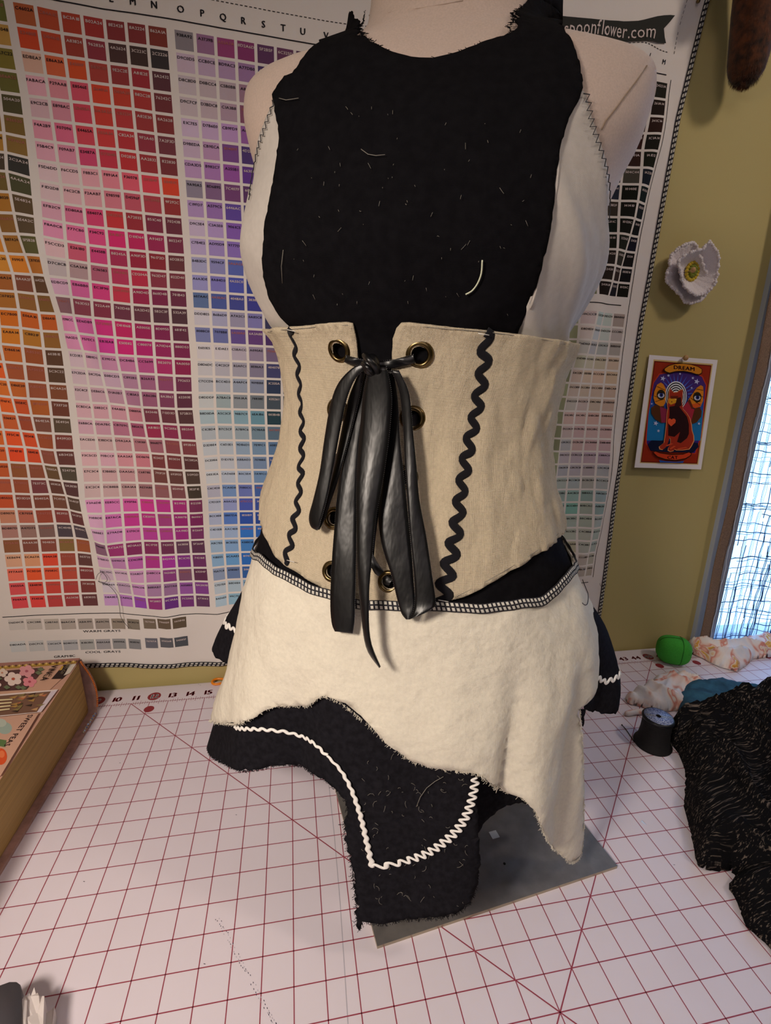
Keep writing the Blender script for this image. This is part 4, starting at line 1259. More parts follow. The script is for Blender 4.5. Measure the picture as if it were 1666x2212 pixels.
ribbon('ribbon_loop', [(835, 800), (843, 880), (832, 980), (822, 1060), (818, 1120), (826, 1180), (845, 1240), (860, 1300), (868, 1325), (878, 1338)],
       [(850, 800), (860, 870), (864, 950), (872, 1020), (880, 1100), (888, 1180), (893, 1250), (897, 1300), (893, 1322), (886, 1338)], lambda t: .3 + .35 * t)
ribbon('ribbon_loop', [(846, 800), (864, 850), (872, 930), (875, 1000), (880, 1070), (886, 1150), (894, 1230), (897, 1290), (893, 1320), (884, 1338)],
       [(862, 800), (884, 850), (892, 930), (900, 1010), (906, 1080), (921, 1160), (933, 1240), (941, 1300), (932, 1316), (905, 1330)], lambda t: .5 + .3 * t)
ribbon('ribbon_tail', [(797, 795), (785, 850), (778, 930), (772, 1000), (770, 1060), (771, 1150), (774, 1240), (781, 1330), (792, 1400), (820, 1443)],
       [(835, 792), (846, 850), (843, 920), (833, 1000), (823, 1060), (812, 1120), (804, 1200), (797, 1290), (800, 1380), (822, 1440)], lambda t: .62 + .5 * t, curl=.07)
ribbon('lacing', [(748, 768), (765, 772), (785, 777), (800, 780)], [(744, 782), (760, 788), (780, 793), (800, 792)], .2)
ribbon('lacing', [(893, 766), (870, 772), (845, 778), (815, 780)], [(897, 783), (875, 790), (850, 795), (815, 797)], .2)
ribbon('lacing', [(800, 1185), (815, 1215), (835, 1240), (850, 1250)], [(792, 1205), (808, 1235), (825, 1258), (840, 1265)], .1)
b = MB()
kp = [corset.at(u, v, .55) for u, v in ((786, 792), (792, 776), (803, 770), (815, 776), (824, 790), (815, 803), (800, 806), (788, 796))]
kc = sum(kp) / len(kp)
b.ball(kc - SA * .0, .27, 18, 14, sq=(.95, .75, 1.05))
b.V = [tuple(np.array(v) + .05 * np.array([noise.noise(Vector(v) * 3.0), 0, noise.noise(Vector(v) * 3.0 + Vector((5, 5, 5)))])) for v in b.V]
b.tube(catmull([corset.at(u, v, dd) for u, v, dd in ((788, 768, .62), (796, 776, .84), (806, 786, .86), (814, 798, .74), (816, 806, .55))], 5), .085, 10)
b.tube(catmull([corset.at(u, v, dd) for u, v, dd in ((784, 786, .6), (792, 792, .8), (801, 800, .78), (806, 808, .6))], 5), .07, 10)
b.build('knot', MT['satin'], rb)

# ------------------------------------------------------------------ things pinned to the wall
# crocheted flower
fc = onY(1496, 590, 1.1); fl = thing('crochet_flower', 'white crocheted flower with a yellow and green centre pinned on the olive wall', 'crochet flower', (fc[0], WY - .1, fc[2] - 1.5))


def petal_ring(name, pts, depth_out, depth_in, mtl, rin=.38, cx=None, rim=.085, ribs=30):
    """pts: photo outline of the ring; ruffled shell from the centre out to a crocheted rim"""
    c = cx if cx is not None else onY(1498, 584, WY - .7)
    O = resample([onY(*q, WY - depth_out) for q in pts + [pts[0]]], .14)[0]
    n = len(O) - 1; V = []; Rg = 9
    for j in range(Rg):
        t = j / (Rg - 1)
        for i in range(n):
            e = O[i]; d = e - c; l = np.linalg.norm([d[0], d[2]]); r0 = rin / l
            k = r0 + (1 - r0) * t
            y = WY - depth_in + (depth_in - depth_out) * (t ** 1.6) + .03 * math.sin(i * 2.1) + .05 * math.sin(i * .55 + len(pts)) * t
            V.append((c[0] + d[0] * k, y, c[2] + d[2] * k))
    F = [(j * n + i, j * n + (i + 1) % n, (j + 1) * n + (i + 1) % n, (j + 1) * n + i) for j in range(Rg - 1) for i in range(n)]
    o = obj(name, V, F, mtl, fl, solid=.09, soff=0)
    mb = MB()
    for i in range(n):
        p = V[(Rg - 1) * n + i]; mb.ball(p, rim * (1 + .2 * math.sin(i * 1.9)), 7, 5, sq=(1.1, 1, 1.1))
    mb.build('crochet_edging', mtl, o)
    return o


back = [(1500, 524), (1508, 533), (1504, 545), (1515, 560), (1530, 600), (1530, 630), (1520, 645), (1510, 650), (1490, 656), (1478, 650), (1474, 640), (1462, 632), (1450, 618), (1441, 606), (1440, 590), (1446, 575), (1447, 560), (1455, 547), (1470, 533), (1486, 526)]
front = [(1535, 521), (1541, 530), (1550, 548), (1553, 570), (1550, 595), (1542, 615), (1532, 628), (1520, 635), (1505, 638), (1492, 632), (1482, 622), (1476, 608), (1470, 592), (1465, 575), (1466, 563), (1474, 556), (1488, 547), (1505, 541), (1520, 538), (1526, 530)]
petal_ring('petals', back, .75, .25, MT['yarn'], .3)
petal_ring('petals', front, 1.15, .35, MT['yarn'], .3)
cc = onY(1496, 586, WY - .5)
b = MB()
for k in range(16):
    a = 2 * PI * k / 16; b.ball((cc[0] + .38 * math.cos(a), cc[1], cc[2] + .46 * math.sin(a)), .105, 8, 6)
b.build('centre_edging', MT['yarny'], fl)
b = MB()
for k in range(9):
    a = 2 * PI * k / 9; b.ball((cc[0] - .02 + .2 * math.cos(a), cc[1] - .05, cc[2] + .25 * math.sin(a)), .12, 8, 6)
b.ball((cc[0], cc[1] + .05, cc[2]), .25, 10, 8); b.build('centre', MT['yarng'], fl)


def wood_pin(u, v, y, r, label):
    c = onY(u, v, y); mb = MB()
    mb.ball(c, r, 16, 10, sq=(1, .8, 1)); mb.tube([c, (c[0], WY - .02, c[2])], .03, 8)
    tag(mb.build('push_pin', MT['pinwood'], origin=(c[0], WY, c[2])), label, 'push pin')


wood_pin(1498, 583, WY - .95, .155, 'round wooden push pin in the middle of the crocheted flower')
wood_pin(1482, 773, WY - .42, .17, 'round wooden push pin holding the top of the cat card')
b = MB(); c = onY(1509, 2, WY - .35); b.ball(c, .1, 10, 8); b.tube([c, (c[0], WY, c[2])], .025, 6)
tag(b.build('push_pin', MT['brass'], origin=(c[0], WY, c[2])), 'small brass pin at the top right corner of the colour chart', 'push pin')

# brown furry tails


def furry(pts, rr, label, y):
    P = catmull([onY(u, v, yy) for (u, v), yy in zip(pts, y)], 8); n = len(P)
    R_ = np.interp(np.linspace(0, 1, n), np.linspace(0, 1, len(rr)), rr)
    mb = MB(); mb.tube(P, R_, 18)
    o = mb.build('furry_tail', MT['fur']); tag(o, label, 'furry tail')
    hb = MB()
    for _ in range(2600):
        i = random.randrange(1, n - 1); t = P[i + 1] - P[i - 1]; t /= np.linalg.norm(t); q = np.cross(t, [.2, 1, .1]); q /= np.linalg.norm(q); w = np.cross(t, q); a = random.uniform(0, 2 * PI)
        d = math.cos(a) * q + math.sin(a) * w; p = P[i] + d * R_[i] * .97; l = random.uniform(.12, .26)
        e = p + t * l + d * .07
        s_ = np.cross(t, d) * .014; hb.add([p - s_, p + s_, e], [(0, 1, 2)])
    h = hb.build('fur', MT['fur'], o, smooth=False); h['kind'] = 'stuff'
    return o


tl = furry([(1642, -170), (1636, -60), (1630, 20), (1622, 90), (1616, 130), (1612, 158), (1608, 175), (1606, 180)], [.9, .92, .98, .95, .9, .8, .55, .1], 'thick brown furry tail hanging on the wall at the top right', [.2, .2, .25, .3, .35, .4, .42, .42])
furry([(1604, -210), (1603, -120), (1602, -60), (1600, -34), (1598, -24)], [.5, .5, .46, .38, .1], 'thinner brown furry tail hanging just above the frame', [-.2] * 5)

# cat card: flat print on stiff paper, hanging a little off the wall
CZ = lambda zx, zy: (1360 + zx / 7.371, 740 + zy / 7.371)
tl_, tr_, br_, bl_ = (onY(*CZ(*q), y) for q, y in (((318, 195), WY - .12), ((1407, 277), WY - .2), ((1142, 2020), WY - .5), ((82, 1990), WY - .45)))
cn_ = np.cross(tr_ - tl_, bl_ - tl_); cn_ /= np.linalg.norm(cn_); cn_ = cn_ if cn_[1] < 0 else -cn_


def card_pt(zx, zy, off=0.0):
    u, v = CZ(zx, zy); r = ray(u, v); t = ((tl_ - CAM) @ cn_) / (r @ cn_); return CAM + r * t + cn_ * off


cd_ = MB(); LAY = [0]
cs = [card_pt(318, 195), card_pt(1407, 277), card_pt(1142, 2020), card_pt(82, 1990)]
bk_ = [p - cn_ * .03 for p in cs]
cd_.add(cs + bk_, [(0, 1, 2, 3), (7, 6, 5, 4), (0, 4, 5, 1), (1, 5, 6, 2), (2, 6, 7, 3), (3, 7, 4, 0)], 0, s2l('EDE6E8'))


def art(pts, hexc, z=None):
    LAY[0] += 1; o = .004 + .0012 * LAY[0] if z is None else z
    pts = [tuple(p) for p in pts]; n = len(pts)
    vs, _, fs, *_r = delaunay_2d_cdt([Vector(p) for p in pts], [(i, (i + 1) % n) for i in range(n)], [], 0, 1e-3)
    F = [tuple(f) for f in fs if inside((sum(vs[i][0] for i in f) / len(f), sum(vs[i][1] for i in f) / len(f)), pts)]
    cd_.add([card_pt(v[0], v[1], o) for v in vs], F, 0, s2l(hexc))


def ell(cx, cy, rx, ry, n=28, a0=0, a1=2 * PI): return [(cx + rx * math.cos(a0 + (a1 - a0) * k / n), cy + ry * math.sin(a0 + (a1 - a0) * k / n)) for k in range(n)]
def star(cx, cy, r, a=0.3): return [(cx + (r if k % 2 == 0 else r * .42) * math.sin(a + PI * k / 5), cy - (r if k % 2 == 0 else r * .42) * math.cos(a + PI * k / 5)) for k in range(10)]


art([(385, 268), (1330, 340), (1095, 1945), (165, 1918)], 'D8B878')
art([(395, 292), (1308, 362), (1080, 1930), (180, 1905)], '6A1408')
art([(410, 310), (1290, 378), (1068, 1915), (195, 1890)], '9A2A10')
scene_p = [(480, 510), (640, 480), (850, 455), (1050, 500), (1150, 545), (1215, 680), (1190, 900), (1165, 1150), (1130, 1500), (1040, 1760), (860, 1745), (600, 1745), (330, 1720), (275, 1600), (275, 1500), (300, 1150), (350, 850), (390, 640)]
art([(470, 495), (640, 465), (850, 440), (1060, 485), (1165, 530), (1235, 680), (1205, 900), (1180, 1150), (1145, 1510), (1055, 1775), (860, 1760), (600, 1760), (320, 1735), (258, 1600), (258, 1500), (288, 1150), (335, 850), (372, 640)], 'C23A1C')
art(scene_p, '3A2A86')
art([(350, 850), (1190, 900), (1165, 1150), (1130, 1500), (275, 1500), (300, 1150)], '2B50A8')
art([(318, 1040), (1175, 1080), (1130, 1560), (272, 1560)], '1D78B4')
art([(480, 510), (850, 455), (1150, 545), (1215, 680), (1195, 830), (355, 790), (390, 640)], '4A2A78')
for k in range(17):
    a = -PI * .95 + PI * 1.1 * k / 16; r1, r2 = 190, 350
    cx, cy = 740, 860; art([(cx + r1 * math.cos(a - .05), cy + r1 * 1.2 * math.sin(a - .05)), (cx + r2 * math.cos(a), cy + r2 * 1.1 * math.sin(a)), (cx + r1 * math.cos(a + .05), cy + r1 * 1.2 * math.sin(a + .05))], '4A6AD0')
for (x, y, r) in ((528, 572, 45), (615, 525, 26), (800, 498, 20), (1003, 565, 26), (1065, 622, 48), (983, 722, 20), (348, 975, 18), (412, 1285, 42), (455, 1405, 28), (1100, 1290, 26)): art(star(x, y, r), 'C8CCF0')
for rx, c in ((172, 'F0F0F4'), (160, '141420'), (148, 'F0F0F4'), (136, '141420'), (124, 'F0F0F4'), (112, '141420'), (100, 'F0F0F4'), (88, '141420'), (76, 'F0F0F4'), (64, '141420'), (52, 'F0F0F4'), (40, '141420')): art(ell(733, 850 + (172 - rx) * .2, rx, rx * 1.36), c)
# wings
art([(545, 1010), (560, 1270), (500, 1280), (400, 1220), (340, 1130), (335, 1040), (400, 990), (470, 1010)], '5A3018')
art([(475, 1020), (590, 1060), (575, 1275), (500, 1275)], '902A4A')
art([(490, 635), (530, 665), (570, 740), (560, 960), (530, 1010), (480, 1015), (400, 970), (372, 880), (385, 780), (430, 670)], 'E0861E')
art([(830, 1040), (920, 930), (1010, 1060), (1035, 1060), (990, 1200), (960, 1290), (900, 1200)], 'B02A40')
art([(1030, 1040), (1110, 1030), (1140, 1090), (1130, 1180), (1060, 1270), (985, 1295), (970, 1260)], '5A3018')
art([(1125, 678), (1160, 700), (1168, 790), (1160, 930), (1120, 1020), (1030, 1045), (1000, 1030), (920, 920), (1010, 790), (1060, 720)], 'E0861E')
art([(1125, 960), (1110, 1020), (1030, 1045), (1000, 1030), (970, 980)], 'E05A20')
art([(915, 925), (950, 900), (1010, 1050), (980, 1060)], '6A2A1A')
for P_ in (((430, 700), (560, 760)), ((385, 850), (430, 870)), ((400, 940), (540, 900)), ((1010, 800), (1165, 870)), ((1050, 740), (1160, 760)), ((960, 880), (1120, 1000)), ((1040, 960), (1130, 930))):
    (xa, ya), (xb, yb) = P_; art([(xa, ya - 4), (xb, yb - 4), (xb, yb + 4), (xa, ya + 4)], '2A1410')
for (x, y) in ((490, 830), (1065, 868)):
    art(ell(x, y, 66, 80), '2C2418'); art(ell(x, y + 12, 52, 40), 'D0D0DC'); art(ell(x + 4, y + 4, 30, 34), '2A3A90'); art(ell(x + 4, y + 4, 15, 18), '0A0A18'); art([(x - 64, y - 12), (x, y - 42), (x + 64, y - 14), (x, y - 24)], '14100c')
# ground
art([(335, 1555), (520, 1560), (1000, 1585), (1075, 1600), (1085, 1660), (1000, 1745), (600, 1745), (330, 1720), (285, 1620)], '0E1838')
cat = [(632, 725), (655, 765), (690, 800), (745, 795), (775, 770), (826, 748), (832, 810), (822, 880), (818, 960), (835, 1060), (890, 1120), (940, 1200), (965, 1300), (975, 1400), (1000, 1480), (1003, 1560), (965, 1640), (930, 1690), (830, 1705), (730, 1705), (700, 1690), (690, 1715), (640, 1730), (600, 1710), (605, 1670), (640, 1620), (640, 1530), (625, 1510), (600, 1590), (570, 1660), (520, 1700), (475, 1690), (465, 1650), (540, 1590), (560, 1450), (575, 1300), (585, 1150), (600, 1050), (590, 1000), (600, 940), (612, 880), (618, 800)]
cx_, cy_ = 750, 1250
art([(cx_ + (x - cx_) * 1.05, cy_ + (y - cy_) * 1.02) for x, y in cat], 'F0A060')
art(cat, 'A8301C')
art([(620, 1020), (760, 1000), (830, 1090), (900, 1180), (930, 1300), (930, 1450), (900, 1520), (800, 1600), (740, 1580), (790, 1420), (700, 1500), (600, 1480), (600, 1300), (620, 1150)], '2C0E14')
art([(740, 880), (800, 870), (815, 1000), (760, 1030), (700, 1010)], '3A1414')
art([(612, 890), (700, 880), (735, 900), (720, 960), (640, 990), (605, 960)], 'E8A020')
art([(640, 850), (760, 850), (750, 890), (640, 895)], '6A2014')
art([(700, 895), (738, 900), (715, 915)], 'F8E070'); art([(645, 935), (670, 940), (655, 955)], '4A1410')
for (a, b_, c, e) in ((650, 1600, 560, 1650), (690, 1640, 620, 1700), (880, 1660, 740, 1700)): art([(a, b_), (a + 30, b_ + 10), (c + 20, e), (c, e - 15)], 'D8502C')
heart = [(645, 1333), (600, 1285), (590, 1250), (600, 1215), (625, 1205), (655, 1225), (675, 1208), (700, 1210), (720, 1235), (712, 1275)]
art(heart, 'F05A30')
art([(532, 450), (530, 415), (600, 365), (700, 335), (830, 328), (960, 345), (1080, 380), (1140, 425), (1138, 490), (1100, 515), (1050, 515), (980, 485), (840, 462), (720, 465), (620, 495), (560, 478)], '2A1A08')
art([(545, 445), (545, 418), (610, 375), (710, 345), (830, 338), (960, 355), (1070, 388), (1130, 428), (1128, 480), (1090, 503), (1040, 500), (970, 475), (840, 450), (720, 453), (620, 480), (568, 462)], 'D8861E')
art([(355, 1745), (390, 1720), (470, 1750), (650, 1775), (830, 1770), (930, 1735), (975, 1760), (960, 1800), (880, 1850), (720, 1880), (560, 1865), (420, 1820)], '2A1A08')
art([(365, 1748), (395, 1732), (470, 1762), (650, 1788), (830, 1782), (925, 1747), (963, 1765), (945, 1795), (870, 1838), (720, 1866), (560, 1852), (430, 1808)], 'D0401C')
art([(450, 1865), (560, 1885), (720, 1895), (850, 1880), (830, 1912), (470, 1905)], '2A50A0')
LAY[0] += 1
for s_, x, y, sz, hx, sl in (('DREAM', 850, 408, 74, '3A0E18', .10), ('CAT', 668, 1825, 62, '3A0E18', .03)):
    for Vt, Ft in text2d(s_, sz * 1.15, 1.15, .04): cd_.add([card_pt(x + p[0], y - p[1] + p[0] * sl, .004 + .0012 * LAY[0]) for p in Vt], Ft, 0, s2l(hx))
cdo = cd_.build('picture_card', MT['card'], col=True, smooth=False)
tag(cdo, 'white-bordered card with a red cat, moth wings and the words DREAM CAT', 'picture card')

# ------------------------------------------------------------------ curtain
cu = thing('curtain', 'sheer open-weave curtain with blue threads and a brown hem hanging at the window', 'curtain', (60, .9, -.3))
cxl = lambda z: 50.05 - 1.2 * (z / 26)          # left edge


def cur(s, z, off=0):                            # s inches from the left edge
    x = 49.75 - .035 * z + s * (1 + .0 * z)
    y = WY - .75 + .28 * math.sin(s * .75 + .05 * z) * smooth(s / 3) + .12 * math.sin(s * 2.1 + z * .1) * smooth(s / 3) - off
    return (x, y, z)


def net(name, fn, us_, zs_, m, parent, **k):
    V = [fn(u, z) for z in zs_ for u in us_]; n = len(us_)
    F = [(j * n + i, j * n + i + 1, (j + 1) * n + i + 1, (j + 1) * n + i) for j in range(len(zs_) - 1) for i in range(n - 1)]
    return obj(name, V, F, m, parent, uv=[(u, z) for z in zs_ for u in us_], **k)


sheer = bpy.data.materials.new('sheer_gauze'); sheer.use_nodes = True
nt = sheer.node_tree; nt.nodes.clear(); N = nt.nodes.new; L = nt.links.new
out = N('ShaderNodeOutputMaterial'); tr = N('ShaderNodeBsdfTransparent'); tl2 = N('ShaderNodeBsdfTranslucent'); df = N('ShaderNodeBsdfDiffuse'); a1 = N('ShaderNodeMixShader'); a2 = N('ShaderNodeMixShader')
tl2.inputs[0].default_value = (.75, .86, .98, 1); df.inputs[0].default_value = (.5, .55, .6, 1); tr.inputs[0].default_value = (1, 1, 1, 1)
a1.inputs[0].default_value = .35; a2.inputs[0].default_value = .62
L(tl2.outputs[0], a1.inputs[1]); L(df.outputs[0], a1.inputs[2]); L(tr.outputs[0], a2.inputs[1]); L(a1.outputs[0], a2.inputs[2]); L(a2.outputs[0], out.inputs[0])
net('sheer_panel', lambda u, z: cur(u, z), np.linspace(1.0, 34, 90), np.linspace(.04, 57, 60), sheer, cu)
net('hem_band', lambda u, z: cur(u, z, .05 + .05 * math.sin(z * .7)), np.linspace(-.05, .85, 6), np.linspace(.04, 57, 90), MT['burlap'], cu, solid=.05)
net('inner_hem', lambda u, z: cur(u, z, .02), np.linspace(.8, 1.35, 5), np.linspace(.04, 57, 90), mat('hem_lining', s2l('8a90a0'), .9, bump=.8, bscale=10, dist=.05), cu, solid=.03)
tm = mat('curtain_thread', s2l('26406e'), .9); tm2 = mat('curtain_thread_brown', s2l('5a4a50'), .9)
hb, vb = MB(), MB()
r5 = random.Random(11)
z = .0
while z < 56.5:
    z += r5.choice((.10, .13, .16, .16, .45, .6, .3))
    if r5.random() < .08: z += .5
    a = r5.uniform(.4, 3); ph = r5.uniform(0, 6); w = r5.choice((.012, .016, .022, .03)); s0 = 1.35; s1 = 33
    if r5.random() < .35: s0 = r5.uniform(1.35, 8); s1 = s0 + r5.uniform(2, 6)
    P = [cur(s_, z + .09 * math.sin(s_ * .9 + ph) + .03 * math.sin(s_ * 4 + a) + .02 * r5.uniform(-1, 1) - .03 * s_, .03) for s_ in np.arange(s0, s1, .3)]
    if len(P) > 2: hb.tube(P, w, 4, m=1 if r5.random() < .18 else 0)
s_ = 1.35
while s_ < 33:
    s_ += r5.choice((.06, .08, .10, .12, .3, .5))
    z0 = 0; 
    while z0 < 56.5:
        l = r5.uniform(2, 12); w = r5.choice((.010, .014, .02, .026))
        vb.tube([cur(s_ + .03 * math.sin(zz * 3 + s_ * 9) + .01 * r5.uniform(-1, 1), zz, .04) for zz in np.arange(z0, min(z0 + l, 56.5), .35)] or [(0, 0, 0)], w, 4, m=1 if r5.random() < .12 else 0) if l > 1 else None
        z0 += l + (r5.uniform(0, 3) if r5.random() < .6 else 0)
o = hb.build('cross_threads', [tm, tm2], cu); o['kind'] = 'stuff'
o = vb.build('long_threads', [tm, tm2], cu); o['kind'] = 'stuff'
b = MB(); b.tube([cur(.82 + .05 * math.sin(zz * 2.3) + .02 * math.sin(zz * 7), zz, .16) for zz in np.arange(.05, 50, .25)], .028, 6); b.build('hem_cord', mat('hem_cord_white', s2l('c8d4e6'), .8), cu)
b = MB(); b.tube([(47, WY - .9, 57.4), (90, WY - .9, 57.4)], .4, 16); cr = b.build('curtain_rod', MT['brass']); tag(cr, 'brass rod carrying the sheer curtain above the window', 'curtain rod')

# ------------------------------------------------------------------ the big book at the left
bkx = lambda y: 9.15 + .02 * (-y)
bk = thing('book', 'thick gilt-edged book with flower seed labels on its rose cover, lying on the mat', 'book', (4.5, -5.5, 0))
b = MB()
yb, yf = -1.0, -15.5; xl_ = -4.0
# text block
b.add([(xl_, yb + .55, .2), (9.05, yb + .35, .2), (8.95, yf, .2), (xl_, yf, .2), (xl_, yb + 1.0, 2.86), (8.65, yb + .95, 2.86), (8.95, yf, 2.86), (xl_, yf, 2.86)],
      [(0, 3, 2, 1), (4, 5, 6, 7), (0, 1, 5, 4), (1, 2, 6, 5), (2, 3, 7, 6), (3, 0, 4, 7)])
b.build('page_block', MT['gold'], bk, smooth=False)
# boards and the rounded spine that runs along the back
b = MB()
n = 18; prof = []
for k in range(n + 1):
    t = k / n; a = PI * t
    y = yb + .25 + .95 * (t ** .8) + .45 * math.sin(a); z = .03 + 2.93 * t
    prof.append((y, z))
V = []; 
for (y, z) in prof:
    xr = 9.45 - .75 * smooth((z) / 3.0) + .12 * math.sin(PI * z / 3)
    V += [(xl_ - .1, y, z), (xr, y, z), (xr, y - .14, z), (xl_ - .1, y - .14, z)]
F = []
for k in range(n):
    for i in range(4): F.append((4 * k + i, 4 * k + (i + 1) % 4, 4 * k + 4 + (i + 1) % 4, 4 * k + 4 + i))
F += [(0, 1, 2, 3), (4 * n + 3, 4 * n + 2, 4 * n + 1, 4 * n)]
b.add(V, F)
b.build('spine', MT['cover'], bk)
b = MB(); b.add([(xl_, yb + .3, 0), (9.5, yb + .25, 0), (9.1, yf - .2, 0), (xl_, yf - .2, 0), (xl_, yb + .3, .17), (9.5, yb + .25, .17), (9.1, yf - .2, .17), (xl_, yf - .2, .17)], [(0, 3, 2, 1), (4, 5, 6, 7), (0, 1, 5, 4), (1, 2, 6, 5), (2, 3, 7, 6), (3, 0, 4, 7)])
b.build('bottom_board', MT['cover'], bk, smooth=False)
TOPZ = 3.0
tb_ = MB()
c4 = [(xl_, yb + 1.3), (8.62, yb + 1.25), (9.12, yf - .2), (xl_, yf - .2)]
tb_.add([(x, y, 2.87) for x, y in c4] + [(x, y, TOPZ) for x, y in c4], [(0, 3, 2, 1), (0, 1, 5, 4), (1, 2, 6, 5), (2, 3, 7, 6), (3, 0, 4, 7), (4, 5, 6, 7)], 0, s2l('A8776A'))
ly = [0]


def print_(pts, hx, jitter=0):
    ly[0] += 1; z = TOPZ + .002 + .0012 * ly[0]
    P = [onZ(u, v, TOPZ)[:2] for u, v in pts]; n = len(P)
    vs, _, fs, *_r = delaunay_2d_cdt([Vector(p) for p in P], [(i, (i + 1) % n) for i in range(n)], [], 0, 1e-5)
    F = [tuple(f) for f in fs if inside((sum(vs[i][0] for i in f) / len(f), sum(vs[i][1] for i in f) / len(f)), [tuple(p) for p in P])]
    tb_.add([(v[0], v[1], z) for v in vs], F, 0, s2l(hx))


BKP = lambda x, y: (x / 3.967, 1380 + y / 3.967)
bp = lambda pts: [BKP(*p) for p in pts]
print_([(-200, 1456), (166, 1437), (-40, 1745), (-400, 1745)], 'C79C86')
print_(bp([(-100, 245), (660, 190), (650, 212), (-100, 270)]), 'B4913C')
for k in range(24):
    x = k * 29 - 20; y = 238 - k * 1.95; print_(bp([(x, y + 4), (x + 12, y - 7), (x + 24, y + 2), (x + 12, y + 14)]), '6A4A24' if k % 2 else 'E0C070')
print_(bp([(-200, 285), (655, 218), (530, 345), (420, 450), (-200, 500)]), 'CFA48A')
print_(bp([(545, 228), (655, 218), (535, 348), (440, 350)]), '2C1F1C')
print_(bp([(600, 224), (655, 218), (600, 300), (545, 320), (560, 300)]), 'D8D0C0')
print_(bp([(528, 240), (548, 238), (530, 272), (508, 276)]), 'C8A040')
print_(bp([(-200, 300), (370, 250), (330, 330), (230, 440), (-200, 470)]), '5A3A38')
for (x, y, r, c1, c2) in ((115, 350, 78, 'F0DCD0', 'C05A40'), (255, 375, 62, 'E8909A', 'B04A5A'), (230, 285, 70, 'E4A0A4', 'B86070'), (20, 300, 50, 'EAD8C8', 'D09070'), (-40, 400, 55, 'E8D0C8', 'C07060')):
    for k in range(5):
        a = 2 * PI * k / 5 + x; print_(bp(ell(x + r * .58 * math.cos(a), y + r * .45 * math.sin(a), r * .42, r * .33, 12)), c1)
    print_(bp(ell(x, y, r * .2, r * .15, 10)), c2)
for (x, y) in ((330, 300), (60, 425), (160, 425), (350, 270), (-10, 350), (200, 430)): print_(bp([(x - 30, y), (x, y - 18), (x + 34, y + 4), (x, y + 20)]), '6E7A5A')
print_(bp([(-200, 505), (500, 445), (355, 640), (-200, 700)]), 'E8DAD2')
print_(bp([(-200, 520), (440, 462), (320, 640), (-200, 690)]), '7A5A48')
print_(bp([(440, 462), (495, 450), (355, 636), (318, 642)]), 'D8CCD4')
for k in range(26):
    x = 60 + 330 * random.random(); y = 490 + 150 * random.random()
    if x - 60 < (650 - y) * 1.2 + 200: print_(bp([(x, y), (x + 60 + 30 * random.random(), y - 10 - 12 * random.random()), (x + 52, y + 8)]), random.choice(('B08A4A', '5A4A2C', 'C89A6A', '8A7A4A', '3A2C24', 'C07850')))
for k in range(4): print_(bp([(-60, 540 + k * 30), (110 - k * 8, 530 + k * 28), (112 - k * 8, 540 + k * 28), (-60, 554 + k * 30)]), 'E8D8A8')
print_(bp([(-200, 715), (335, 655), (10, 1195), (-200, 1240)]), 'CDA38C')
print_(bp(ell(45, 785, 62, 52, 18)), '9FB0A4'); print_(bp(ell(10, 740, 50, 36, 16)), 'B8C2B4'); print_(bp([(0, 880), (60, 890), (50, 950), (0, 940)]), '5E7A4A'); print_(bp(ell(10, 1030, 55, 72, 18)), 'D8542A'); print_(bp(ell(20, 1010, 25, 32, 12)), 'E87A4A')


def booktext(s, x, y, size, ang, hx, dx=(0, 1)):
    ly[0] += 1; z = TOPZ + .002 + .0012 * ly[0]; p0 = onZ(*BKP(x, y), TOPZ)[:2]
    for Vt, Ft in text2d(s, size, 1.1, .03):
        c, sn = math.cos(ang), math.sin(ang)
        tb_.add([(p0[0] + p[0] * c - p[1] * sn, p0[1] + p[0] * sn + p[1] * c, z) for p in Vt], Ft, 0, s2l(hx))


booktext('VINCA', 425, 308, .40, -PI / 2 + .0, '4A3A38')
booktext('SWEET PEAS', 168, 800, .30, -PI / 2 - .02, '7A5A58')
booktext('SEED CO', 565, 270, .22, -PI / 2, 'D8C8A0')
tbo = tb_.build('top_board', MT['cover_art'], bk, col=True, smooth=False)
b = MB()
for k in range(30):
    t = k / 29; y, z = prof[0][0] + 0, .45 + 2.45 * t
    yy = float(np.interp(z, [p[1] for p in prof], [p[0] for p in prof])) - .16
    b.ball((9.45 - .75 * smooth(z / 3.0) + .12 * math.sin(PI * z / 3) + .03, yy - .05, z), .052, 8, 6)
b.build('bead_trim', MT['bead'], bk)
b = MB()
for k in range(14): b.ball((9.48 - .005 * k, yb + .1 - k * .11, .2 + .02 * (k % 3)), .06, 7, 5, m=k % 2)
b.build('beaded_marker', [MT['spoolblue'], MT['steeledge']], bk)

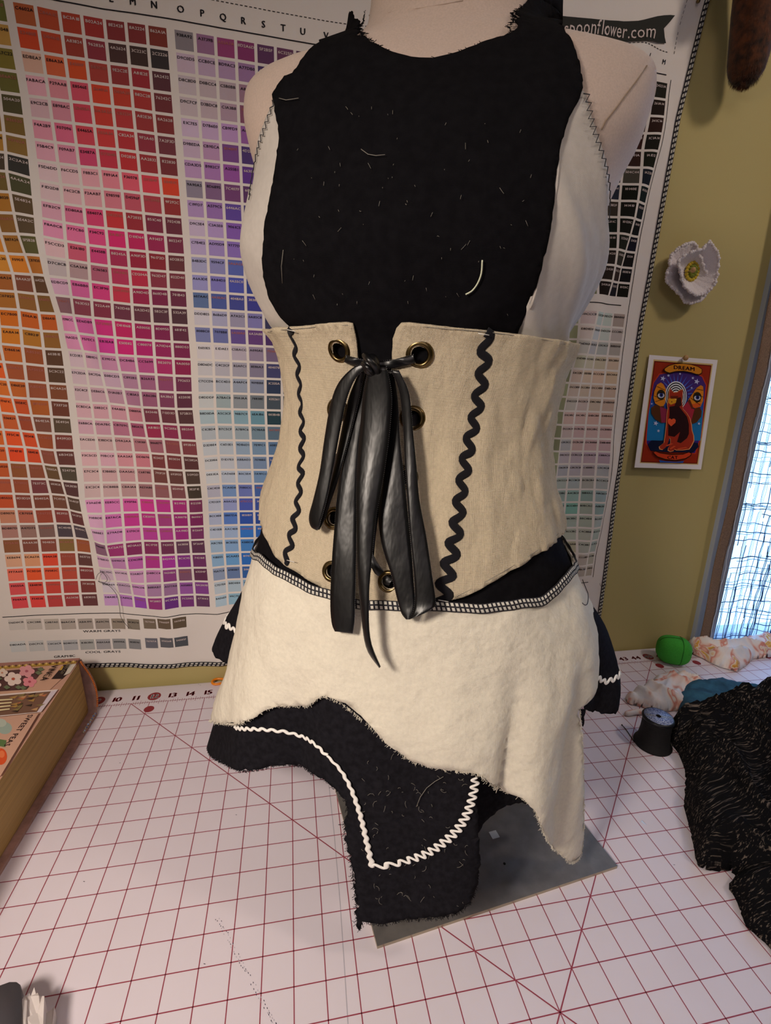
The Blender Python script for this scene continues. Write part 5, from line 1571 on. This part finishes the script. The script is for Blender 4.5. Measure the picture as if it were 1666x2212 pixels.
# ------------------------------------------------------------------ heaps of cloth: a folded height field on the table
def heap(name, outline, H, m, seed, step=.16, edge=1.1, folds=((.9, 0.6, .5),), label=None, cat='fabric', z0=.03, thick=.04, detail=.015, hf=None):
    P = [np.array(p[:2], float) for p in outline]; PP = dens(P, step, True); pl = [tuple(p) for p in PP]
    PP = [p + rng.normal(0, .02, 2) for p in PP]
    co = [Vector(p) for p in PP]; n0 = len(co); A = np.array(PP)
    y = A[:, 1].min()
    while y < A[:, 1].max():
        x = A[:, 0].min()
        while x < A[:, 0].max():
            if inside((x, y), pl): co.append(Vector((x + rng.normal(0, step * .05), y)))
            x += step
        y += step
    vs, _, fs, *_r = delaunay_2d_cdt(co, [(i, (i + 1) % n0) for i in range(n0)], [], 0, 1e-5)
    F = [tuple(f) for f in fs if inside((sum(vs[i][0] for i in f) / len(f), sum(vs[i][1] for i in f) / len(f)), pl)]
    A2 = np.r_[A[1:], A[:1]]; V = []
    for v in vs:
        p = np.array([v[0], v[1]]); d = A2 - A; t = np.clip(((p - A) * d).sum(1) / ((d * d).sum(1) + 1e-12), 0, 1)
        ds = float(np.min(np.linalg.norm(A + d * t[:, None] - p, axis=1)))
        rise = math.sqrt(min(ds / edge, 1) * (2 - min(ds / edge, 1)))
        h = H * (hf(p[0], p[1]) if hf else 1)
        w1 = noise.noise(Vector((p[0] * .25, p[1] * .25, seed))); w2 = noise.noise(Vector((p[0] * .25, p[1] * .25, seed + 9)))
        f = 0
        for (fr, an, am) in folds:
            q = p[0] * math.cos(an) + p[1] * math.sin(an); s_ = math.sin(q * fr * 2 * PI * .5 + 5 * w1 + 3 * w2)
            f += am * (1 - abs(s_) ** .8)
        f += detail * noise.noise(Vector((p[0] * 2.2, p[1] * 2.2, seed))) * 3
        V.append((p[0], p[1], z0 + rise * (h * .62 + f * h * .5 + .25 * h * w2) + .02))
        V[-1] = (V[-1][0], V[-1][1], max(V[-1][2], z0))
    o = obj(name, V, F, m, origin=(A[:, 0].mean(), A[:, 1].mean(), 0), solid=thick, soff=1)
    if label: tag(o, label, cat)
    return o


def streak_mat():
    m = mat('streaked_knit', s2l('131316'), 0.97, sheen=.0, spec=.08, bump=.4, bscale=12, dist=.03)
    nt = m.node_tree; L = nt.links.new; N = nt.nodes.new; b_ = nt.nodes['Principled BSDF']
    tc = N('ShaderNodeTexCoord'); w = N('ShaderNodeTexNoise'); w.inputs['Scale'].default_value = .35 / K; w.inputs['Detail'].default_value = 1
    L(tc.outputs['Object'], w.inputs['Vector'])
    ad = N('ShaderNodeVectorMath'); ad.operation = 'MULTIPLY_ADD'; ad.inputs[1].default_value = (.035, .035, 0)
    L(w.outputs['Color'], ad.inputs[0]); L(tc.outputs['Object'], ad.inputs[2])
    mp = N('ShaderNodeMapping'); mp.inputs['Rotation'].default_value = (0, 0, .75); mp.inputs['Scale'].default_value = (.35 / K, 17 / K, 6 / K)
    L(ad.outputs[0], mp.inputs['Vector'])
    n = N('ShaderNodeTexNoise'); n.inputs['Scale'].default_value = 1.0; n.inputs['Detail'].default_value = 2.5; n.inputs['Roughness'].default_value = .6
    L(mp.outputs[0], n.inputs['Vector'])
    r = N('ShaderNodeValToRGB'); r.color_ramp.elements[0].position = .56; r.color_ramp.elements[0].color = (*s2l('121215'), 1)
    r.color_ramp.elements[1].position = .72; r.color_ramp.elements[1].color = (*s2l('7c7067'), 1)
    L(n.outputs['Fac'], r.inputs[0]); L(r.outputs[0], b_.inputs['Base Color'])
    return m


def floral_mat(name, seed=0.0):
    m = mat(name, s2l('DDD5CC'), .85, bump=.3, bscale=5, dist=.04, sheen=.1)
    nt = m.node_tree; L = nt.links.new; N = nt.nodes.new; b_ = nt.nodes['Principled BSDF']
    tc = N('ShaderNodeTexCoord'); mp = N('ShaderNodeMapping'); mp.inputs['Location'].default_value = (seed, seed, 0); L(tc.outputs['Object'], mp.inputs['Vector'])
    n = N('ShaderNodeTexNoise'); n.inputs['Scale'].default_value = .75 / K; n.inputs['Detail'].default_value = 2; n.inputs['Distortion'].default_value = 1.0
    L(mp.outputs[0], n.inputs['Vector'])
    r = N('ShaderNodeValToRGB'); cr = r.color_ramp
    cr.elements[0].position = 0; cr.elements[0].color = (*s2l('C8D0C0'), 1); cr.elements[1].position = 1; cr.elements[1].color = (*s2l('D07050'), 1)
    for p, c in ((.36, 'DDDCE0'), (.46, 'E8E0DC'), (.52, 'E8D4CC'), (.56, 'E0B0A0'), (.60, 'D08070'), (.63, 'E4D8CC'), (.67, 'DCA850'), (.72, 'C88A3A'), (.76, 'E4D4CC')):
        e = cr.elements.new(p); e.color = (*s2l(c), 1)
    L(n.outputs['Fac'], r.inputs[0]); L(r.outputs[0], b_.inputs['Base Color'])
    return m


def P0(*pts): return [onZ(u, v) for u, v in pts]


F1, F2 = floral_mat('floral_chiffon'), floral_mat('floral_chiffon_scrap', .3)
o1 = P0((1482, 1398), (1492, 1412), (1520, 1424), (1550, 1440), (1590, 1452), (1610, 1440), (1625, 1425), (1666, 1420), (1700, 1415), (1700, 1395), (1660, 1392))
heap('chiffon_scarf', o1 + [np.array([54.5, 1.0, 0]), np.array([49.4, 1.0, 0])], 1.25, F1, 3, .09, .7, ((.65, .9, .8), (1.0, -.3, .25)), 'crumpled floral chiffon scarf at the foot of the window curtain', 'scarf')
o2 = P0((1352, 1512), (1358, 1522), (1385, 1528), (1420, 1540), (1470, 1535), (1510, 1512), (1530, 1492), (1500, 1478), (1450, 1470), (1410, 1478), (1400, 1492))
heap('chiffon_scrap', o2, 1.0, F2, 14, .07, .6, ((.8, .3, .9), (1.3, 1.9, .3)), 'small crumpled floral chiffon scrap behind the black thread spool', 'fabric scrap')
b = MB(); b.tube(catmull([onZ(1352, 1542, .15), onZ(1372, 1538, .2), onZ(1392, 1537, .2), onZ(1410, 1536, .2)], 4), [.12, .16, .17, .16, .16, .17, .18, .17, .17, .18, .18, .17, .15], 8)
tag(b.build('chiffon_strip', F2), 'thin white rolled chiffon strip poking out left of the spool', 'fabric strip')
ot = [np.array(p) for p in ((42.4, -5.6), (43.1, -4.3), (44.5, -3.3), (47, -3.4), (49.5, -4.4), (49, -7.5), (44, -7.6))]
heap('teal_fabric', ot, 1.5, MT['teal'], 31, .14, 1.0, ((.8, 1.2, .4),), 'teal blue cotton fabric tucked under the dark streaked garment', 'fabric')
og = [(40.2, -7.3), (40.05, -8.1), (39.5, -9.2), (38.6, -10.2), (37.65, -11.2), (37.0, -12.3), (36.3, -13.3), (36.05, -13.7), (36.6, -13.95), (37.2, -14.0), (37.25, -14.3), (36.6, -14.6), (36.4, -15.2), (36.0, -15.9), (36.2, -16.6), (36.0, -17.4), (36.6, -18.4), (38, -19.5), (42, -20.5), (48, -20), (53, -16), (56, -10), (55, -5.5), (52, -4.6), (48.5, -4.9), (45.5, -5.6), (43.2, -6.2), (41.5, -6.3), (40.5, -6.6)]
gm_ = heap('streaked_garment', [np.array(p) for p in og], 2.6, streak_mat(), 57, .14, 1.3, ((.42, .85, .75), (.8, 1.9, .25)), 'crumpled black garment with fine light brown streaks heaped at the right', 'garment',
           hf=lambda x, y: .45 + .55 * smooth((y + 17) / 6) if x < 41 else 1.0)

# ------------------------------------------------------------------ small things on the mat
# thread spool
sp = thing('thread_spool', 'black thread spool with a blue and silver round label standing by the garment', 'thread spool', (39.25, -7.2, 0))
c0 = np.array([39.15, -7.25, 0]); b = MB()
b.lathe([(.0, .0), (.93, .0), (.95, .05), (.93, .12), (.85, .2), (.78, .45), (.73, .9), (.72, 1.3), (.74, 1.55), (.70, 1.62)], c0, 40); b.build('wound_thread', MT['spoolblk'], sp)
b = MB(); b.lathe([(.60, 1.58), (.76, 1.58), (.79, 1.64), (.79, 1.70), (.74, 1.76), (.70, 1.77)], c0, 40); b.build('rim', MT['greyplastic'] if False else mat('spool_plastic', s2l('14161c'), .35), sp)
b = MB(); b.lathe([(.10, 1.75), (.71, 1.75), (.715, 1.765), (.10, 1.775)], c0, 40, 0); b.lathe([(.0, 1.70), (.10, 1.70), (.10, 1.78), (.13, 1.782)], c0, 20, 1)
for k in range(26):
    a = 2 * PI * k / 26; x, y = c0[0] + .6 * math.cos(a), c0[1] + .6 * math.sin(a)
    b.add([(x + .03 * math.cos(a), y + .03 * math.sin(a), 1.779), (x - .02 * math.sin(a), y + .02 * math.cos(a), 1.779), (x - .05 * math.cos(a), y - .05 * math.sin(a), 1.779)], [(0, 1, 2)], 2)
for s_ in (-.05, .05):
    t_v = np.array([.93, -.36]); n_v = np.array([.36, .93])
    for a_, e_ in ((-.66, -.14), (.14, .66)):
        q = [c0[:2] + t_v * a_ + n_v * (s_ - .02), c0[:2] + t_v * e_ + n_v * (s_ - .02), c0[:2] + t_v * e_ + n_v * (s_ + .02), c0[:2] + t_v * a_ + n_v * (s_ + .02)]
        b.add([(p[0], p[1], 1.779) for p in q], [(0, 1, 2, 3)], 2)
b.build('label_disc', [MT['spoolblue'], MT['dark'], MT['steeledge']], sp)
b = MB(); b.tube(catmull([onZ(1344, 1566, .05), onZ(1352, 1575, .04), onZ(1361, 1588, .03), onZ(1370, 1602, .05)], 5), .022, 5)
b.ball(onZ(1344, 1566, .05), .04, 8, 6); b.build('thread_end', MT['spoolblk'], sp)

# green sack
gs = thing('juggling_sack', 'small green felt juggling sack with stitched seams on the mat by the wall', 'juggling sack', (46.4, -.75, 0))
gc = np.array([46.25, -.35, 1.0]); b = MB(); V = []; n1, n2 = 36, 24
for j in range(n2 + 1):
    t = PI * j / n2 - PI / 2
    for i in range(n1):
        a = 2 * PI * i / n1; e = .72
        f = lambda c_: math.copysign(abs(c_) ** e, c_)
        x, y, z = 1.08 * f(math.cos(t)) * f(math.cos(a)), .82 * f(math.cos(t)) * f(math.sin(a)), .95 * f(math.sin(t))
        sg = min(abs(x - .35), abs(z - .15) if x > .35 else 9, abs(y + .05) if x < .35 else 9)
        k = 1 - .06 * math.exp(-(sg / .05) ** 2)
        R2 = math.radians(-28); x, y, z = x * k, y * k, z * k
        V.append((gc[0] + x * math.cos(R2) - y * math.sin(R2), gc[1] - 0 + x * math.sin(R2) + y * math.cos(R2), gc[2] + z))
F = [(j * n1 + i, j * n1 + (i + 1) % n1, (j + 1) * n1 + (i + 1) % n1, (j + 1) * n1 + i) for j in range(n2) for i in range(n1)]
b.add(V, F); b.build('felt_shell', MT['green'], gs)
b = MB()
R2 = math.radians(-28)


def gp(x, y, z): return (gc[0] + x * math.cos(R2) - y * math.sin(R2), gc[1] + x * math.sin(R2) + y * math.cos(R2), gc[2] + z)


sx = lambda a, e=.72: math.copysign(abs(a) ** e, a)
b.tube([gp(.36, .80 * sx(math.cos(a)), .93 * sx(math.sin(a))) for a in np.linspace(0, 2 * PI, 40)], .02, 5)
b.tube([gp(1.075 * sx(math.cos(a)), -.82 * sx(math.sin(a)) , .15) for a in np.linspace(.9, PI - 2.9, 2)] + [gp(1.06, -.3, .15)], .018, 5)
b.tube([gp(x, -.05, .955 * (max(0, 1 - abs(x / 1.08) ** 2.78)) ** .36) for x in np.linspace(-1.0, .35, 14)], .018, 5)
b.build('seams', MT['seam'], gs)

# orange stitch marker
b = MB(); oc = onZ(474, 1472, .08)
b.tube([(oc[0] + .42 * math.cos(a) * (1.25 if math.cos(a) > 0 else 1), oc[1] + .26 * math.sin(a) * (1 - .35 * math.cos(a)), .09) for a in np.linspace(0, 2 * PI, 24, endpoint=False)], .075, 8, close=True)
b.tube([(oc[0] + .35, oc[1] + .02, .12), (oc[0] + .72, oc[1] + .16, .14)], .09, 8)
tag(b.build('stitch_marker', MT['orange']), 'orange plastic stitch marker ring behind the left skirt tip', 'stitch marker')
b = MB(); p = onZ(1385, 1775, .03); b.add([p, p + [.12, -.22, .02], p + [.04, .02, .06], p + [-.05, -.05, .03]], [(0, 1, 2), (0, 2, 3)])
tag(b.build('plastic_chip', mat('clear_chip', s2l('c8dcf4'), .2), smooth=False), 'tiny shiny plastic chip on the mat between plate and garment', 'plastic chip')

# grey case and torn paper at the lower left
P = [onZ(*q, 1.1)[:2] for q in ((-60, 2165), (0, 2126), (22, 2118), (36, 2118), (44, 2124), (48, 2138), (46, 2212), (44, 2300), (-80, 2300))]
P = [np.array(q) for q in P]
b = MB(); PP = dens(P, .2, True)
for q in range(1):
    n = len(PP); c = sum(PP) / n
    lev = [(.97, .02), (1.0, .1), (1.0, .95), (.985, 1.06), (.95, 1.12)]
    V = [(c[0] + (p[0] - c[0]) * k, c[1] + (p[1] - c[1]) * k, z) for k, z in lev for p in PP]
    F = [(j * n + i, j * n + (i + 1) % n, (j + 1) * n + (i + 1) % n, (j + 1) * n + i) for j in range(len(lev) - 1) for i in range(n)] + [tuple(range(n))[::-1], tuple(range((len(lev) - 1) * n, len(lev) * n))]
    b.add(V, F)
tag(b.build('tool_case', MT['greyplastic'], origin=(c[0], c[1], 0)), 'dark grey plastic case with a rounded corner at the lower left', 'case')
b = MB()
for k, (pts, zz) in enumerate((([(50, 2230), (50, 2155), (63, 2142), (66, 2150), (74, 2134), (77, 2144), (81, 2142), (84, 2152), (88, 2150), (92, 2230)], .9), ([(56, 2235), (56, 2200), (80, 2185), (90, 2150), (96, 2153), (93, 2200), (92, 2235)], .95), ([(90, 2235), (94, 2195), (104, 2184), (112, 2178), (118, 2175), (112, 2212), (108, 2235)], .5), ([(45, 2230), (47, 2160), (54, 2150), (58, 2160), (56, 2230)], 1.0))):
    P = [onZ(*q, zz)[:2] for q in pts]; n = len(P)
    b.add([(p[0], p[1], zz - .02 + .05 * math.sin(i * 2.0)) for i, p in enumerate(P)] + [(p[0], p[1], .02) for p in P], [tuple(range(n))] + [(i, (i + 1) % n, n + (i + 1) % n, n + i) for i in range(n)] + [tuple(range(n, 2 * n))[::-1]])
tag(b.build('folded_paper', MT['paper'], smooth=False), 'wad of white folded paper with torn edges beside the grey case', 'paper')
